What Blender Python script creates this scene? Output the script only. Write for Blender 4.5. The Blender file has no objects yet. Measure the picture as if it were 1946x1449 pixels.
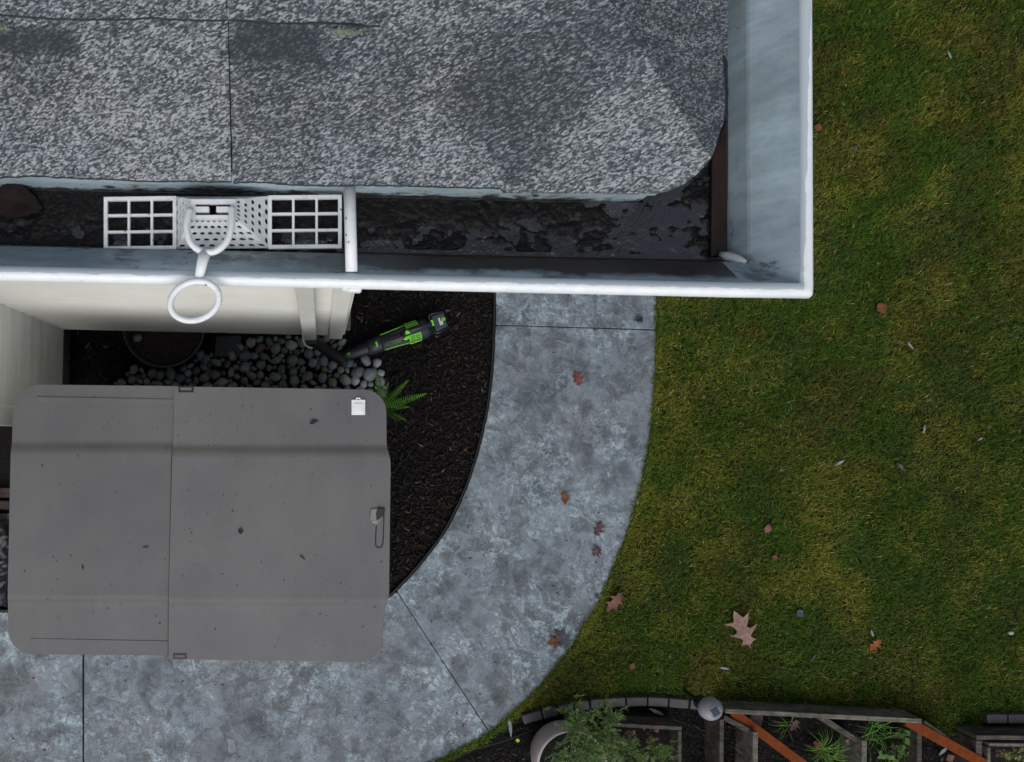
import bpy, bmesh, math, random
import numpy as np
from mathutils import Vector, Matrix, noise as mnoise

# ---------------------------------------------------------------- camera, world, sun
SC = bpy.context.scene
CAM_Z = 4.2                      # drone height above the path
FPX = 1344.0                     # focal length in photo pixels (photo 1946 wide)
NX, NY = 608.0, 830.0            # nadir point in the photo
ROLL = math.radians(1.29)
cam = bpy.data.cameras.new('camera'); camo = bpy.data.objects.new('camera', cam)
SC.collection.objects.link(camo)
camo.location = (0, 0, CAM_Z); camo.rotation_euler = (0, 0, ROLL)
cam.sensor_width = 36; cam.lens = FPX * 36 / 1946
cam.shift_x = (973 - NX) / 1946; cam.shift_y = (NY - 724.5) / 1946
cam.clip_start = 0.02; cam.clip_end = 300
cam.dof.use_dof = True; cam.dof.focus_distance = 3.9; cam.dof.aperture_fstop = 16.0
SC.camera = camo

SUN_EL, SUN_AZ = math.radians(46), math.radians(-4)      # from the south (bottom of the photo), a little east
W = bpy.data.worlds.new('World'); SC.world = W; W.use_nodes = True
nt = W.node_tree
sky = nt.nodes.new('ShaderNodeTexSky'); sky.sky_type = 'NISHITA'; sky.sun_disc = False
sky.sun_elevation = SUN_EL; sky.sun_rotation = math.radians(180) - SUN_AZ
sky.air_density = 1.0; sky.dust_density = 4.0; sky.ozone_density = 1.5
bg = nt.nodes['Background']; bg.inputs['Strength'].default_value = 0.10
hs_ = nt.nodes.new('ShaderNodeHueSaturation'); hs_.inputs['Saturation'].default_value = 0.55
nt.links.new(sky.outputs[0], hs_.inputs['Color']); nt.links.new(hs_.outputs[0], bg.inputs[0])
sl = bpy.data.lights.new('sun', 'SUN'); sl.energy = 1.5; sl.angle = math.radians(70); sl.color = (0.95, 0.98, 1.0)
so = bpy.data.objects.new('sun', sl); SC.collection.objects.link(so)
so.rotation_euler = (math.pi / 2 - SUN_EL, 0, SUN_AZ)
SC.view_settings.view_transform = 'Standard'; SC.view_settings.look = 'None'
SC.view_settings.exposure = 0.0; SC.view_settings.gamma = 1.0

rnd = random.Random(7)
rng = np.random.default_rng(7)
CA, SA = math.cos(ROLL), math.sin(ROLL)

def P(px, py, h=0.0):
    """world point seen at photo pixel (px, py) when it lies at height h"""
    k = (CAM_Z - h) / FPX
    u = (px - NX) * k; v = -(py - NY) * k
    return Vector((u * CA - v * SA, u * SA + v * CA, h))

def P2(px, py, h=0.0):
    p = P(px, py, h); return (p.x, p.y)

def to_px(x, y, h):
    u = x * CA + y * SA; v = -x * SA + y * CA
    k = FPX / (CAM_Z - h)
    return NX + u * k, NY - v * k

# ---------------------------------------------------------------- objects
def tag(o, label=None, cat=None, group=None, kind=None):
    if label: o['label'] = label
    if cat: o['category'] = cat
    if group: o['group'] = group
    if kind: o['kind'] = kind
    return o

def thing(name, loc, label, cat, group=None, rz=0.0):
    o = bpy.data.objects.new(name, None); SC.collection.objects.link(o)
    o.empty_display_size = 0.05
    o.location = loc; o.rotation_euler = (0, 0, rz)
    return tag(o, label, cat, group)

def root_of(p):
    while p is not None and p.parent is not None: p = p.parent
    return p

def link(name, me, parent=None, local=False):
    o = bpy.data.objects.new(name, me); SC.collection.objects.link(o)
    if parent is not None:
        o.parent = parent
        if not local:
            L = root_of(parent).location
            me.transform(Matrix.Translation(-Vector(L)))
    return o

class MB:
    def __init__(s): s.v = []; s.f = []; s.m = []
    def add(s, vs, fs, m=0):
        b = len(s.v); s.v += [tuple(q) for q in vs]
        for f in fs: s.f.append([b + i for i in f]); s.m.append(m)
        return s
    def box(s, c, size, rz=0.0, m=0, tilt=None):
        hx, hy, hz = size[0] / 2, size[1] / 2, size[2] / 2
        M = Matrix.Rotation(rz, 3, 'Z')
        if tilt is not None: M = M @ tilt
        vs = [Vector(c) + M @ Vector((x, y, z)) for x in (-hx, hx) for y in (-hy, hy) for z in (-hz, hz)]
        return s.add(vs, [(0, 1, 3, 2), (4, 6, 7, 5), (0, 4, 5, 1), (2, 3, 7, 6), (0, 2, 6, 4), (1, 5, 7, 3)], m)
    def plank(s, a, b, w, z0, z1, m=0):
        a = Vector((a[0], a[1], 0)); b = Vector((b[0], b[1], 0)); d = (b - a).normalized(); n = Vector((-d.y, d.x, 0)) * w / 2
        return s.prism([a + n, a - n, b - n, b + n], z0, z1, m)
    def prism(s, poly, z0, z1, m=0):
        n = len(poly)
        ar = sum(poly[i][0] * poly[(i + 1) % n][1] - poly[(i + 1) % n][0] * poly[i][1] for i in range(n))
        if ar < 0: poly = list(reversed(poly))
        vs = [(p[0], p[1], z0) for p in poly] + [(p[0], p[1], z1) for p in poly]
        fs = [tuple(reversed(range(n))), tuple(range(n, 2 * n))] + [(i, (i + 1) % n, n + (i + 1) % n, n + i) for i in range(n)]
        return s.add(vs, fs, m)
    def tube(s, pts, rad, n=8, closed=False, m=0, flat=None):
        pts = [Vector(p) for p in pts]; k = len(pts)
        if not hasattr(rad, '__len__'): rad = [rad] * k
        T = []
        for i in range(k):
            a = pts[(i - 1) % k] if (closed or i > 0) else pts[i]
            b = pts[(i + 1) % k] if (closed or i < k - 1) else pts[i]
            T.append((b - a).normalized())
        up = Vector((0, 0, 1)) if abs(T[0].z) < 0.9 else Vector((1, 0, 0))
        N = (up - T[0] * up.dot(T[0])).normalized(); vs = []
        for i in range(k):
            N = (N - T[i] * N.dot(T[i])).normalized(); B = T[i].cross(N)
            for j in range(n):
                a = 2 * math.pi * j / n
                fz = flat if flat else 1.0
                vs.append(pts[i] + (N * math.cos(a) * fz + B * math.sin(a)) * rad[i])
        fs = []
        for i in range(k if closed else k - 1):
            i2 = (i + 1) % k
            for j in range(n):
                j2 = (j + 1) % n; fs.append((i * n + j, i * n + j2, i2 * n + j2, i2 * n + j))
        if not closed: fs += [tuple(reversed(range(n))), tuple((k - 1) * n + j for j in range(n))]
        return s.add(vs, fs, m)
    def lathe(s, prof, c=(0, 0, 0), n=40, m=0):
        vs = []; k = len(prof)
        for r, z in prof:
            for j in range(n):
                a = 2 * math.pi * j / n; vs.append((c[0] + r * math.cos(a), c[1] + r * math.sin(a), c[2] + z))
        fs = [(i * n + j, i * n + (j + 1) % n, (i + 1) * n + (j + 1) % n, (i + 1) * n + j) for i in range(k - 1) for j in range(n)]
        return s.add(vs, fs, m)
    def build(s, name, mats, parent=None, smooth=False, bevel=0, local=False, seg=2):
        me = bpy.data.meshes.new(name); me.from_pydata(s.v, [], s.f)
        for q in (mats if isinstance(mats, (list, tuple)) else [mats]): me.materials.append(q)
        me.polygons.foreach_set('material_index', s.m)
        if smooth: me.polygons.foreach_set('use_smooth', [True] * len(s.f))
        bm = bmesh.new(); bm.from_mesh(me); bmesh.ops.recalc_face_normals(bm, faces=bm.faces[:]); bm.to_mesh(me); bm.free()
        me.update()
        o = link(name, me, parent, local)
        if bevel:
            b = o.modifiers.new('bevel', 'BEVEL'); b.width = bevel; b.segments = seg; b.limit_method = 'ANGLE'
            b.harden_normals = False
        return o

def fast_mesh(name, verts, faces_flat, sizes, mat, cols=None, parent=None, smooth=False):
    me = bpy.data.meshes.new(name)
    nv = len(verts); nl = len(faces_flat); nf = len(sizes)
    me.vertices.add(nv); me.vertices.foreach_set('co', np.asarray(verts, np.float32).ravel())
    me.loops.add(nl); me.loops.foreach_set('vertex_index', np.asarray(faces_flat, np.int32))
    me.polygons.add(nf)
    st = np.concatenate([[0], np.cumsum(sizes)[:-1]]).astype(np.int32)
    me.polygons.foreach_set('loop_start', st)
    me.update(calc_edges=True)
    if cols is not None:
        at = me.color_attributes.new('Col', 'FLOAT_COLOR', 'POINT')
        c = np.ones((nv, 4), np.float32); c[:, :3] = cols
        at.data.foreach_set('color', c.ravel())
    if smooth: me.polygons.foreach_set('use_smooth', [True] * nf)
    me.materials.append(mat); me.validate()
    return link(name, me, parent)

def in_poly(x, y, poly):
    c = np.zeros(len(x), bool); n = len(poly)
    for i in range(n):
        x1, y1 = poly[i][0], poly[i][1]; x2, y2 = poly[(i + 1) % n][0], poly[(i + 1) % n][1]
        if y1 == y2: continue
        k = ((y1 > y) != (y2 > y)) & (x < (x2 - x1) * (y - y1) / (y2 - y1) + x1)
        c ^= k
    return c

def spline(pts, n=8):
    """Catmull-Rom through 2D / 3D points"""
    pts = [Vector(p) if len(p) == 3 else Vector((p[0], p[1], 0)) for p in pts]; out = []
    for i in range(len(pts) - 1):
        p0 = pts[max(i - 1, 0)]; p1 = pts[i]; p2 = pts[i + 1]; p3 = pts[min(i + 2, len(pts) - 1)]
        for k in range(n):
            t = k / n
            out.append(0.5 * ((2 * p1) + (p2 - p0) * t + (2 * p0 - 5 * p1 + 4 * p2 - p3) * t * t + (3 * p1 - p0 - 3 * p2 + p3) * t ** 3))
    out.append(pts[-1]); return out

def smooth_noise(x, y, scale, seed):
    """value noise on arrays"""
    r = np.random.default_rng(seed); G = r.random((128, 128))
    X = x * scale + 37.3; Y = y * scale + 51.7
    xi = np.floor(X).astype(int); yi = np.floor(Y).astype(int); fx = X - xi; fy = Y - yi
    fx = fx * fx * (3 - 2 * fx); fy = fy * fy * (3 - 2 * fy)
    g = lambda a, b: G[a % 128, b % 128]
    return (g(xi, yi) * (1 - fx) + g(xi + 1, yi) * fx) * (1 - fy) + (g(xi, yi + 1) * (1 - fx) + g(xi + 1, yi + 1) * fx) * fy

def fbm(x, y, scale, seed, o=3):
    t = 0; a = 1; s = 0
    for i in range(o): t = t + a * smooth_noise(x, y, scale * 2 ** i, seed + i); s += a; a *= 0.55
    return t / s

# ---------------------------------------------------------------- materials
class NT:
    def __init__(s, name):
        s.mat = bpy.data.materials.new(name); s.mat.use_nodes = True; s.t = s.mat.node_tree
        s.b = s.t.nodes['Principled BSDF']; s._co = None
    def n(s, typ, **kw):
        q = s.t.nodes.new(typ)
        for k, v in kw.items(): setattr(q, k, v)
        return q
    def l(s, a, b): s.t.links.new(a, b)
    def co(s): 
        if s._co is None: s._co = s.n('ShaderNodeTexCoord').outputs['Object']
        return s._co
    def mapping(s, scale=(1, 1, 1), rot=(0, 0, 0), src=None):
        m = s.n('ShaderNodeMapping'); m.inputs['Scale'].default_value = scale; m.inputs['Rotation'].default_value = rot
        s.l(src or s.co(), m.inputs['Vector']); return m.outputs[0]
    def noise(s, scale, detail=4, rough=0.55, vec=None, dist=0.0):
        q = s.n('ShaderNodeTexNoise'); q.inputs['Scale'].default_value = scale; q.inputs['Detail'].default_value = detail
        q.inputs['Roughness'].default_value = rough; q.inputs['Distortion'].default_value = dist
        s.l(vec or s.co(), q.inputs['Vector']); return q.outputs['Fac']
    def voro(s, scale, vec=None, feat='F1', out='Distance', rand=1.0):
        q = s.n('ShaderNodeTexVoronoi', feature=feat); q.inputs['Scale'].default_value = scale; q.inputs['Randomness'].default_value = rand
        s.l(vec or s.co(), q.inputs['Vector']); return q.outputs[out]
    def ramp(s, fac, stops, interp='LINEAR'):
        q = s.n('ShaderNodeValToRGB'); r = q.color_ramp; r.interpolation = interp
        while len(r.elements) < len(stops): r.elements.new(0.5)
        for e, (p, c) in zip(r.elements, stops):
            e.position = p; e.color = (c, c, c, 1) if not hasattr(c, '__len__') else (*c, 1)
        s.l(fac, q.inputs[0]); return q.outputs[0]
    def mix(s, fac, a, b, mode='MIX'):
        q = s.n('ShaderNodeMix', data_type='RGBA', blend_type=mode)
        for sock, v in ((q.inputs[0], fac), (q.inputs[6], a), (q.inputs[7], b)):
            if hasattr(v, 'is_output') or isinstance(v, bpy.types.NodeSocket): s.l(v, sock)
            elif hasattr(v, '__len__'): sock.default_value = (*v, 1)
            else: sock.default_value = v if sock == q.inputs[0] else (v, v, v, 1)
        return q.outputs[2]
    def math(s, op, a, b=0.0, clamp=False):
        q = s.n('ShaderNodeMath', operation=op, use_clamp=clamp)
        for i, v in enumerate((a, b)):
            if isinstance(v, bpy.types.NodeSocket): s.l(v, q.inputs[i])
            else: q.inputs[i].default_value = v
        return q.outputs[0]
    def bump(s, h, strength=0.3, dist=0.01):
        q = s.n('ShaderNodeBump'); q.inputs['Strength'].default_value = strength; q.inputs['Distance'].default_value = dist
        s.l(h, q.inputs['Height']); s.l(q.outputs[0], s.b.inputs['Normal'])
    def attr(s, name, out='Color'):
        q = s.n('ShaderNodeAttribute'); q.attribute_name = name; return q.outputs[out]
    def base(s, c):
        if isinstance(c, bpy.types.NodeSocket): s.l(c, s.b.inputs['Base Color'])
        else: s.b.inputs['Base Color'].default_value = (*c, 1)
    def done(s, rough=0.5, spec=None, metal=None):
        if isinstance(rough, bpy.types.NodeSocket): s.l(rough, s.b.inputs['Roughness'])
        else: s.b.inputs['Roughness'].default_value = rough
        if spec is not None: s.b.inputs['Specular IOR Level'].default_value = spec
        if metal is not None: s.b.inputs['Metallic'].default_value = metal
        return s.mat

def simple(name, c, rough=0.5, var=0.12, scale=30, spec=None, metal=None, bump=0.0, stretch=None):
    m = NT(name); v = m.mapping(stretch) if stretch else None
    f = m.noise(scale, 5, 0.6, v)
    a = tuple(x * (1 - var) for x in c); b = tuple(min(1, x * (1 + var)) for x in c)
    m.base(m.ramp(f, [(0.3, a), (0.7, b)]))
    if bump: m.bump(f, bump, 0.005)
    return m.done(rough, spec, metal)

def vcol_mat(name, rough=0.6, spec=0.3, transl=False):
    m = NT(name); m.base(m.attr('Col'))
    return m.done(rough, spec)

def mat_concrete():
    m = NT('stamped_concrete')
    lo = m.noise(1.7, 5, 0.6, dist=0.5)
    a = m.noise(5.5, 9, 0.66, dist=0.9)
    am = m.math('ADD', m.math('MULTIPLY', a, 0.65), m.math('MULTIPLY', lo, 0.35))
    c = m.ramp(am, [(0.36, (0.078, 0.094, 0.110)), (0.47, (0.150, 0.175, 0.200)), (0.62, (0.235, 0.272, 0.305))])
    # warm mauve grey areas
    w = m.ramp(m.noise(2.3, 6, 0.65, m.mapping((1, 1, 1), (0, 0, 1.1))), [(0.47, 0.0), (0.66, 0.75)])
    c = m.mix(w, c, (0.200, 0.200, 0.212))
    # pale scaled flecks
    fl = m.ramp(m.noise(30, 11, 0.8, dist=0.9), [(0.485, 0.0), (0.54, 1.0)])
    ar = m.ramp(m.noise(2.6, 6, 0.68, m.mapping((1, 1, 1), (0.3, 0, 0.4))), [(0.42, 0.03), (0.60, 0.95)])
    c = m.mix(m.math('MULTIPLY', fl, ar), c, (0.38, 0.455, 0.495))
    # dark soft blotches of two sizes, only some of the cells
    for sc, seed, hi, th in ((4.2, 0.7, 0.33, 0.25), (8.0, 2.1, 0.36, 0.30), (2.7, 4.0, 0.28, 0.40)):
        vec = m.mapping((1, 0.8, 1), (0, 0, seed))
        vv = m.voro(sc, vec); rc = m.n('ShaderNodeSeparateColor'); m.l(m.voro(sc, vec, 'F1', 'Color'), rc.inputs[0])
        wobb = m.math('ADD', vv, m.math('MULTIPLY', m.math('SUBTRACT', m.noise(sc * 3.0, 9, 0.74), 0.5), 1.15))
        bl = m.math('MULTIPLY', m.ramp(wobb, [(hi - 0.16, 0.72), (hi, 0.0)]), m.ramp(rc.outputs[0], [(th, 0.0), (th + 0.25, 1.0)]))
        c = m.mix(bl, c, (0.088, 0.100, 0.108))
    dm = m.ramp(m.noise(9, 11, 0.72, dist=0.6), [(0.40, 0.62), (0.50, 1.0), (0.62, 1.12)])
    c = m.mix(1.0, c, dm, 'MULTIPLY')
    # terraced stone-mat relief: crisp on one side, fading on the other
    e = m.noise(3.0, 4, 0.55, m.mapping((1, 1, 1), (0, 0.5, 0)), 0.5)
    fr = m.math('FRACT', m.math('MULTIPLY', e, 8.0))
    msk = m.ramp(m.noise(2.8, 3, 0.5, m.mapping((1, 1, 1), (0.9, 0, 0))), [(0.42, 0.0), (0.54, 1.0)])
    ed = m.math('MULTIPLY', m.ramp(fr, [(0.0, 0.0), (0.02, 0.9), (0.07, 0.45), (0.55, 0.0)]), msk)
    c = m.mix(ed, c, (0.088, 0.097, 0.105))
    lt = m.math('MULTIPLY', m.ramp(fr, [(0.92, 0.0), (0.99, 0.5)]), msk)
    c = m.mix(lt, c, (0.30, 0.335, 0.36))
    sp = m.ramp(m.noise(170, 3, 0.7), [(0.30, 0.74), (0.5, 1.0), (0.7, 1.15)])
    c = m.mix(1.0, c, sp, 'MULTIPLY')
    pit = m.ramp(m.noise(75, 2, 0.5), [(0.28, 0.45), (0.33, 1.0)])
    c = m.mix(1.0, c, pit, 'MULTIPLY')
    c = m.mix(1.0, c, (0.99, 1.01, 1.02), 'MULTIPLY')
    m.base(c)
    m.bump(m.math('ADD', m.math('MULTIPLY', a, 1.0), m.math('ADD', m.math('MULTIPLY', fl, 0.25), m.math('MULTIPLY', m.math('MULTIPLY', fr, msk), 0.35))), 0.5, 0.008)
    return m.done(m.ramp(am, [(0.34, 0.35), (0.6, 0.65)]), 0.4)

def mat_shingle():
    m = NT('asphalt_shingle_granules')
    v = m.mapping((0.62, 1.55, 1.0), (0, 0, 0), m.mapping((1, 1, 1), (0, 0, -0.40)))
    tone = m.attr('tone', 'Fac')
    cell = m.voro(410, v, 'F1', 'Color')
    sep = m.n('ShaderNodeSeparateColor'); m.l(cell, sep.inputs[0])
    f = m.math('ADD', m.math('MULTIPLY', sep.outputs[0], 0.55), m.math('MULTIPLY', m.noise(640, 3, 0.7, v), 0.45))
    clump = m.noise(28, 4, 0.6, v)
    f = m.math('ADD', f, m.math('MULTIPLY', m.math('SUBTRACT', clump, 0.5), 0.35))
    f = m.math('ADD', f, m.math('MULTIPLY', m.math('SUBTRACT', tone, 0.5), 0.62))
    c = m.ramp(f, [(0.26, (0.030, 0.038, 0.046)), (0.46, (0.068, 0.081, 0.093)), (0.60, (0.155, 0.178, 0.192)), (0.78, (0.37, 0.40, 0.415))])
    warm = m.ramp(m.noise(9, 3), [(0.4, (1.0, 1.0, 1.0)), (0.7, (1.06, 0.98, 0.95))])
    m.base(m.mix(1.0, c, warm, 'MULTIPLY'))
    m.bump(f, 0.7, 0.0025)
    return m.done(0.75, 0.3)

def mat_siding(axis):
    m = NT('cream_siding_' + axis)
    sc = (1.2, 1.2, 60) 
    g = m.noise(1.0, 6, 0.65, m.mapping((3, 3, 160)))
    c = m.ramp(g, [(0.3, (0.70, 0.70, 0.65)), (0.7, (0.86, 0.86, 0.81))])
    d = m.ramp(m.noise(2.2, 6, 0.65), [(0.35, (0.93, 0.92, 0.89)), (0.6, (1, 1, 1))])
    m.base(m.mix(1.0, c, d, 'MULTIPLY')); m.bump(g, 0.25, 0.002)
    return m.done(0.5, 0.35)

def mat_gutter():
    m = NT('weathered_gutter_metal')
    v = m.mapping((1.0, 1.0, 1.0), (0, 0, 0.25))
    f = m.noise(7, 7, 0.65, m.mapping((0.9, 2.6, 1.0)))
    c = m.ramp(f, [(0.3, (0.235, 0.31, 0.35)), (0.55, (0.36, 0.455, 0.51)), (0.75, (0.50, 0.60, 0.665))])
    st = m.ramp(m.noise(9, 6, 0.7, m.mapping((0.25, 1.0, 0.25), (0, 0, 0.05))), [(0.42, 0.82), (0.6, 1.12)])
    c = m.mix(1.0, c, st, 'MULTIPLY')
    g = m.ramp(m.noise(22, 6, 0.7, v), [(0.48, 0.0), (0.72, 0.55)])
    c = m.mix(g, c, (0.22, 0.25, 0.23))
    sp = m.ramp(m.noise(85, 2, 0.5), [(0.27, 1.0), (0.32, 0.0)])
    c = m.mix(m.math('MULTIPLY', sp, m.ramp(m.noise(9, 2), [(0.5, 0.0), (0.58, 1.0)])), c, (0.03, 0.035, 0.04))
    sx = m.n('ShaderNodeSeparateXYZ'); m.l(m.co(), sx.inputs[0])
    hgt = m.math('ADD', m.math('MULTIPLY', m.math('SUBTRACT', sx.outputs[2], 3.150), 9.0), m.math('MULTIPLY', m.math('SUBTRACT', m.noise(26, 8, 0.72, m.mapping((1.0, 1.0, 2.2))), 0.5), 1.7))
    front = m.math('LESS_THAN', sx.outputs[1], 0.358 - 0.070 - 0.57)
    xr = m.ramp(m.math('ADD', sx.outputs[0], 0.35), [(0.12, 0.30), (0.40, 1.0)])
    right = m.math('GREATER_THAN', sx.outputs[0], 0.511 + 0.06 - 0.1)
    hgt = m.math('ADD', hgt, m.math('MULTIPLY', right, 0.22))
    c = m.mix(m.ramp(hgt, [(0.02, 0.95), (0.14, 0.0)]), c, (0.022, 0.018, 0.017))
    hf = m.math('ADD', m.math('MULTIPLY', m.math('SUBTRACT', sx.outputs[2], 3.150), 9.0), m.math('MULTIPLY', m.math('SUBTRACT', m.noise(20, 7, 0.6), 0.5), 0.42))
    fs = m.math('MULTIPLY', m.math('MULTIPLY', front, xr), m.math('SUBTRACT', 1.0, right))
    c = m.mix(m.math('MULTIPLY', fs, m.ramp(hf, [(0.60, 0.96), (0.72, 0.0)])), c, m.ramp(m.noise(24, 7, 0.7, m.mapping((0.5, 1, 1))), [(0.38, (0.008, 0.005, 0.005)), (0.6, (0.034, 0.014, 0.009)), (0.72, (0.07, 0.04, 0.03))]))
    sp2 = m.math('MULTIPLY', front, m.ramp(m.noise(30, 8, 0.75, m.mapping((0.5, 1, 1))), [(0.55, 0.0), (0.63, 0.75)]))
    c = m.mix(sp2, c, (0.05, 0.055, 0.055))
    m.base(c); m.bump(f, 0.08, 0.003)
    return m.done(0.42, 0.5)

def mat_gutter_white():
    m = NT('gutter_white_paint')
    f = m.noise(45, 6, 0.65)
    c = m.ramp(f, [(0.3, (0.70, 0.76, 0.80)), (0.6, (0.82, 0.84, 0.85))])
    ch = m.ramp(m.noise(60, 4, 0.6, m.mapping((0.4, 1, 1))), [(0.66, 0.0), (0.72, 0.8)])
    ch = m.math('MULTIPLY', ch, m.ramp(m.noise(6, 2), [(0.52, 0.0), (0.62, 1.0)]))
    c = m.mix(ch, c, (0.25, 0.27, 0.28))
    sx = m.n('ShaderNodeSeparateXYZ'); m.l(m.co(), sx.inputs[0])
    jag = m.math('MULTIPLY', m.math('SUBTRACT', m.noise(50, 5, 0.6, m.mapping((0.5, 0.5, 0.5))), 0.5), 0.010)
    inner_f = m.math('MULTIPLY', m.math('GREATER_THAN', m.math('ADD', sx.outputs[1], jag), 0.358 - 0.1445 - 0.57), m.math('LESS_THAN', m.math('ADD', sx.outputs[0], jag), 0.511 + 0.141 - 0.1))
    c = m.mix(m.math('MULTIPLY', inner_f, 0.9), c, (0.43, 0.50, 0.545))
    m.base(c)
    m.bump(f, 0.1, 0.002)
    return m.done(0.35, 0.5)

def mat_white_plastic():
    m = NT('white_plastic_grimy')
    c = m.ramp(m.noise(18, 5, 0.6), [(0.35, (0.72, 0.75, 0.76)), (0.6, (0.82, 0.84, 0.85))])
    g = m.ramp(m.noise(55, 7, 0.72), [(0.54, 0.0), (0.74, 0.7)])
    c = m.mix(g, c, (0.40, 0.40, 0.37))
    d = m.ramp(m.noise(130, 1, 0.4), [(0.22, 1.0), (0.25, 0.0)])
    m.base(m.mix(d, c, (0.05, 0.05, 0.05)))
    m.bump(m.noise(200, 3), 0.06, 0.001)
    return m.done(0.42, 0.45)

def mat_lid(name='taupe_resin', k=(1.0, 1.0, 1.0)):
    m = NT(name)
    f = m.noise(2.2, 5, 0.6)
    c = m.ramp(f, [(0.35, (0.108, 0.107, 0.112)), (0.65, (0.132, 0.128, 0.129))])
    g = m.ramp(m.noise(520, 2, 0.6), [(0.3, 0.80), (0.7, 1.16)])
    c = m.mix(1.0, c, g, 'MULTIPLY')
    dr = m.ramp(m.voro(5.5), [(0.035, 0.5), (0.05, 0.0)])
    dr = m.math('MULTIPLY', dr, m.ramp(m.noise(3, 1), [(0.5, 0.0), (0.55, 1.0)]))
    c = m.mix(dr, c, (0.09, 0.085, 0.075))
    sp = m.ramp(m.noise(60, 1, 0.4), [(0.235, 1.0), (0.25, 0.0)])
    c = m.mix(sp, c, (0.05, 0.048, 0.045))
    # old water-borne dirt lying in the upper crease
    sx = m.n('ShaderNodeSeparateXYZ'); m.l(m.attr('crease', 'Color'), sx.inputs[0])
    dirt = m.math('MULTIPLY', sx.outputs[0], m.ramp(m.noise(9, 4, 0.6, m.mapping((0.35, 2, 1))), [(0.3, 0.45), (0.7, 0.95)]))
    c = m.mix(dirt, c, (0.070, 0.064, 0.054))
    sm = m.ramp(m.noise(5, 7, 0.68, m.mapping((1.0, 0.35, 1.0))), [(0.38, 0.94), (0.62, 1.04)])
    c = m.mix(1.0, c, sm, 'MULTIPLY'); c = m.mix(1.0, c, k, 'MULTIPLY')
    m.base(c); m.bump(m.noise(420, 2), 0.12, 0.001)
    return m.done(0.55, 0.35)

def mat_wood(name, a, b, rz=0.0, sx=4, sy=70):
    m = NT(name)
    v = m.mapping((sx, sy, sy * 0.5), (0, 0, rz))
    f = m.noise(1.0, 8, 0.65, v, 0.4)
    c = m.ramp(f, [(0.3, a), (0.7, b)])
    d = m.ramp(m.noise(18, 5, 0.6), [(0.4, 0.55), (0.6, 1.0)])
    m.base(m.mix(1.0, c, d, 'MULTIPLY')); m.bump(f, 0.5, 0.004)
    return m.done(0.8, 0.2)

def mat_soil(name, a, b):
    m = NT(name); f = m.noise(45, 8, 0.7)
    m.base(m.ramp(f, [(0.3, a), (0.7, b)])); m.bump(m.noise(70, 6, 0.7), 1.0, 0.02)
    return m.done(0.85, 0.2)

def mat_lawn_base():
    m = NT('lawn_thatch'); f = m.noise(3.2, 6, 0.65)
    c = m.ramp(f, [(0.35, (0.012, 0.020, 0.004)), (0.5, (0.020, 0.026, 0.005)), (0.65, (0.036, 0.030, 0.009))])
    g = m.ramp(m.noise(150, 4, 0.7), [(0.3, 0.5), (0.7, 1.5)])
    m.base(m.mix(1.0, c, g, 'MULTIPLY')); m.bump(m.noise(120, 5, 0.7), 1.0, 0.02)
    return m.done(0.9, 0.15)

def mat_muck():
    m = NT('wet_gutter_muck')
    f = m.noise(55, 7, 0.65)
    c = m.ramp(f, [(0.35, (0.003, 0.003, 0.0035)), (0.6, (0.007, 0.006, 0.006)), (0.75, (0.022, 0.015, 0.013))])
    m.base(c); m.bump(m.noise(110, 5, 0.62, dist=0.5), 0.9, 0.004)
    return m.done(m.ramp(f, [(0.35, 0.10), (0.6, 0.30)]), 0.22)

def mat_water():
    m = NT('standing_gutter_water')
    m.base((0.016, 0.016, 0.020))
    m.b.inputs['IOR'].default_value = 1.85
    m.bump(m.math('ADD', m.noise(60, 4, 0.6, dist=0.6), m.math('MULTIPLY', m.noise(190, 3, 0.6), 0.4)), 0.55, 0.004)
    return m.done(0.06, 0.6)

def mat_rust():
    m = NT('rust_sediment')
    f = m.noise(30, 6, 0.6)
    m.base(m.ramp(f, [(0.3, (0.006, 0.003, 0.002)), (0.7, (0.026, 0.010, 0.006))]))
    return m.done(0.45, 0.4)

def mat_rock(name, a, b):
    m = NT(name)
    oi = m.n('ShaderNodeObjectInfo')
    f = m.noise(22, 6, 0.65)
    c = m.mix(oi.outputs['Random'], a, b)
    g = m.ramp(f, [(0.3, 0.75), (0.7, 1.2)])
    c = m.mix(1.0, c, g, 'MULTIPLY')
    m.base(c); m.bump(m.noise(140, 3), 0.12, 0.002)
    return m.done(0.5, 0.4)

def mat_leaf(name, a, b):
    m = NT(name); f = m.noise(38, 5, 0.6)
    m.base(m.ramp(f, [(0.35, a), (0.65, b)])); m.bump(m.noise(60, 3), 0.3, 0.002)
    return m.done(0.6, 0.12)

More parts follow.
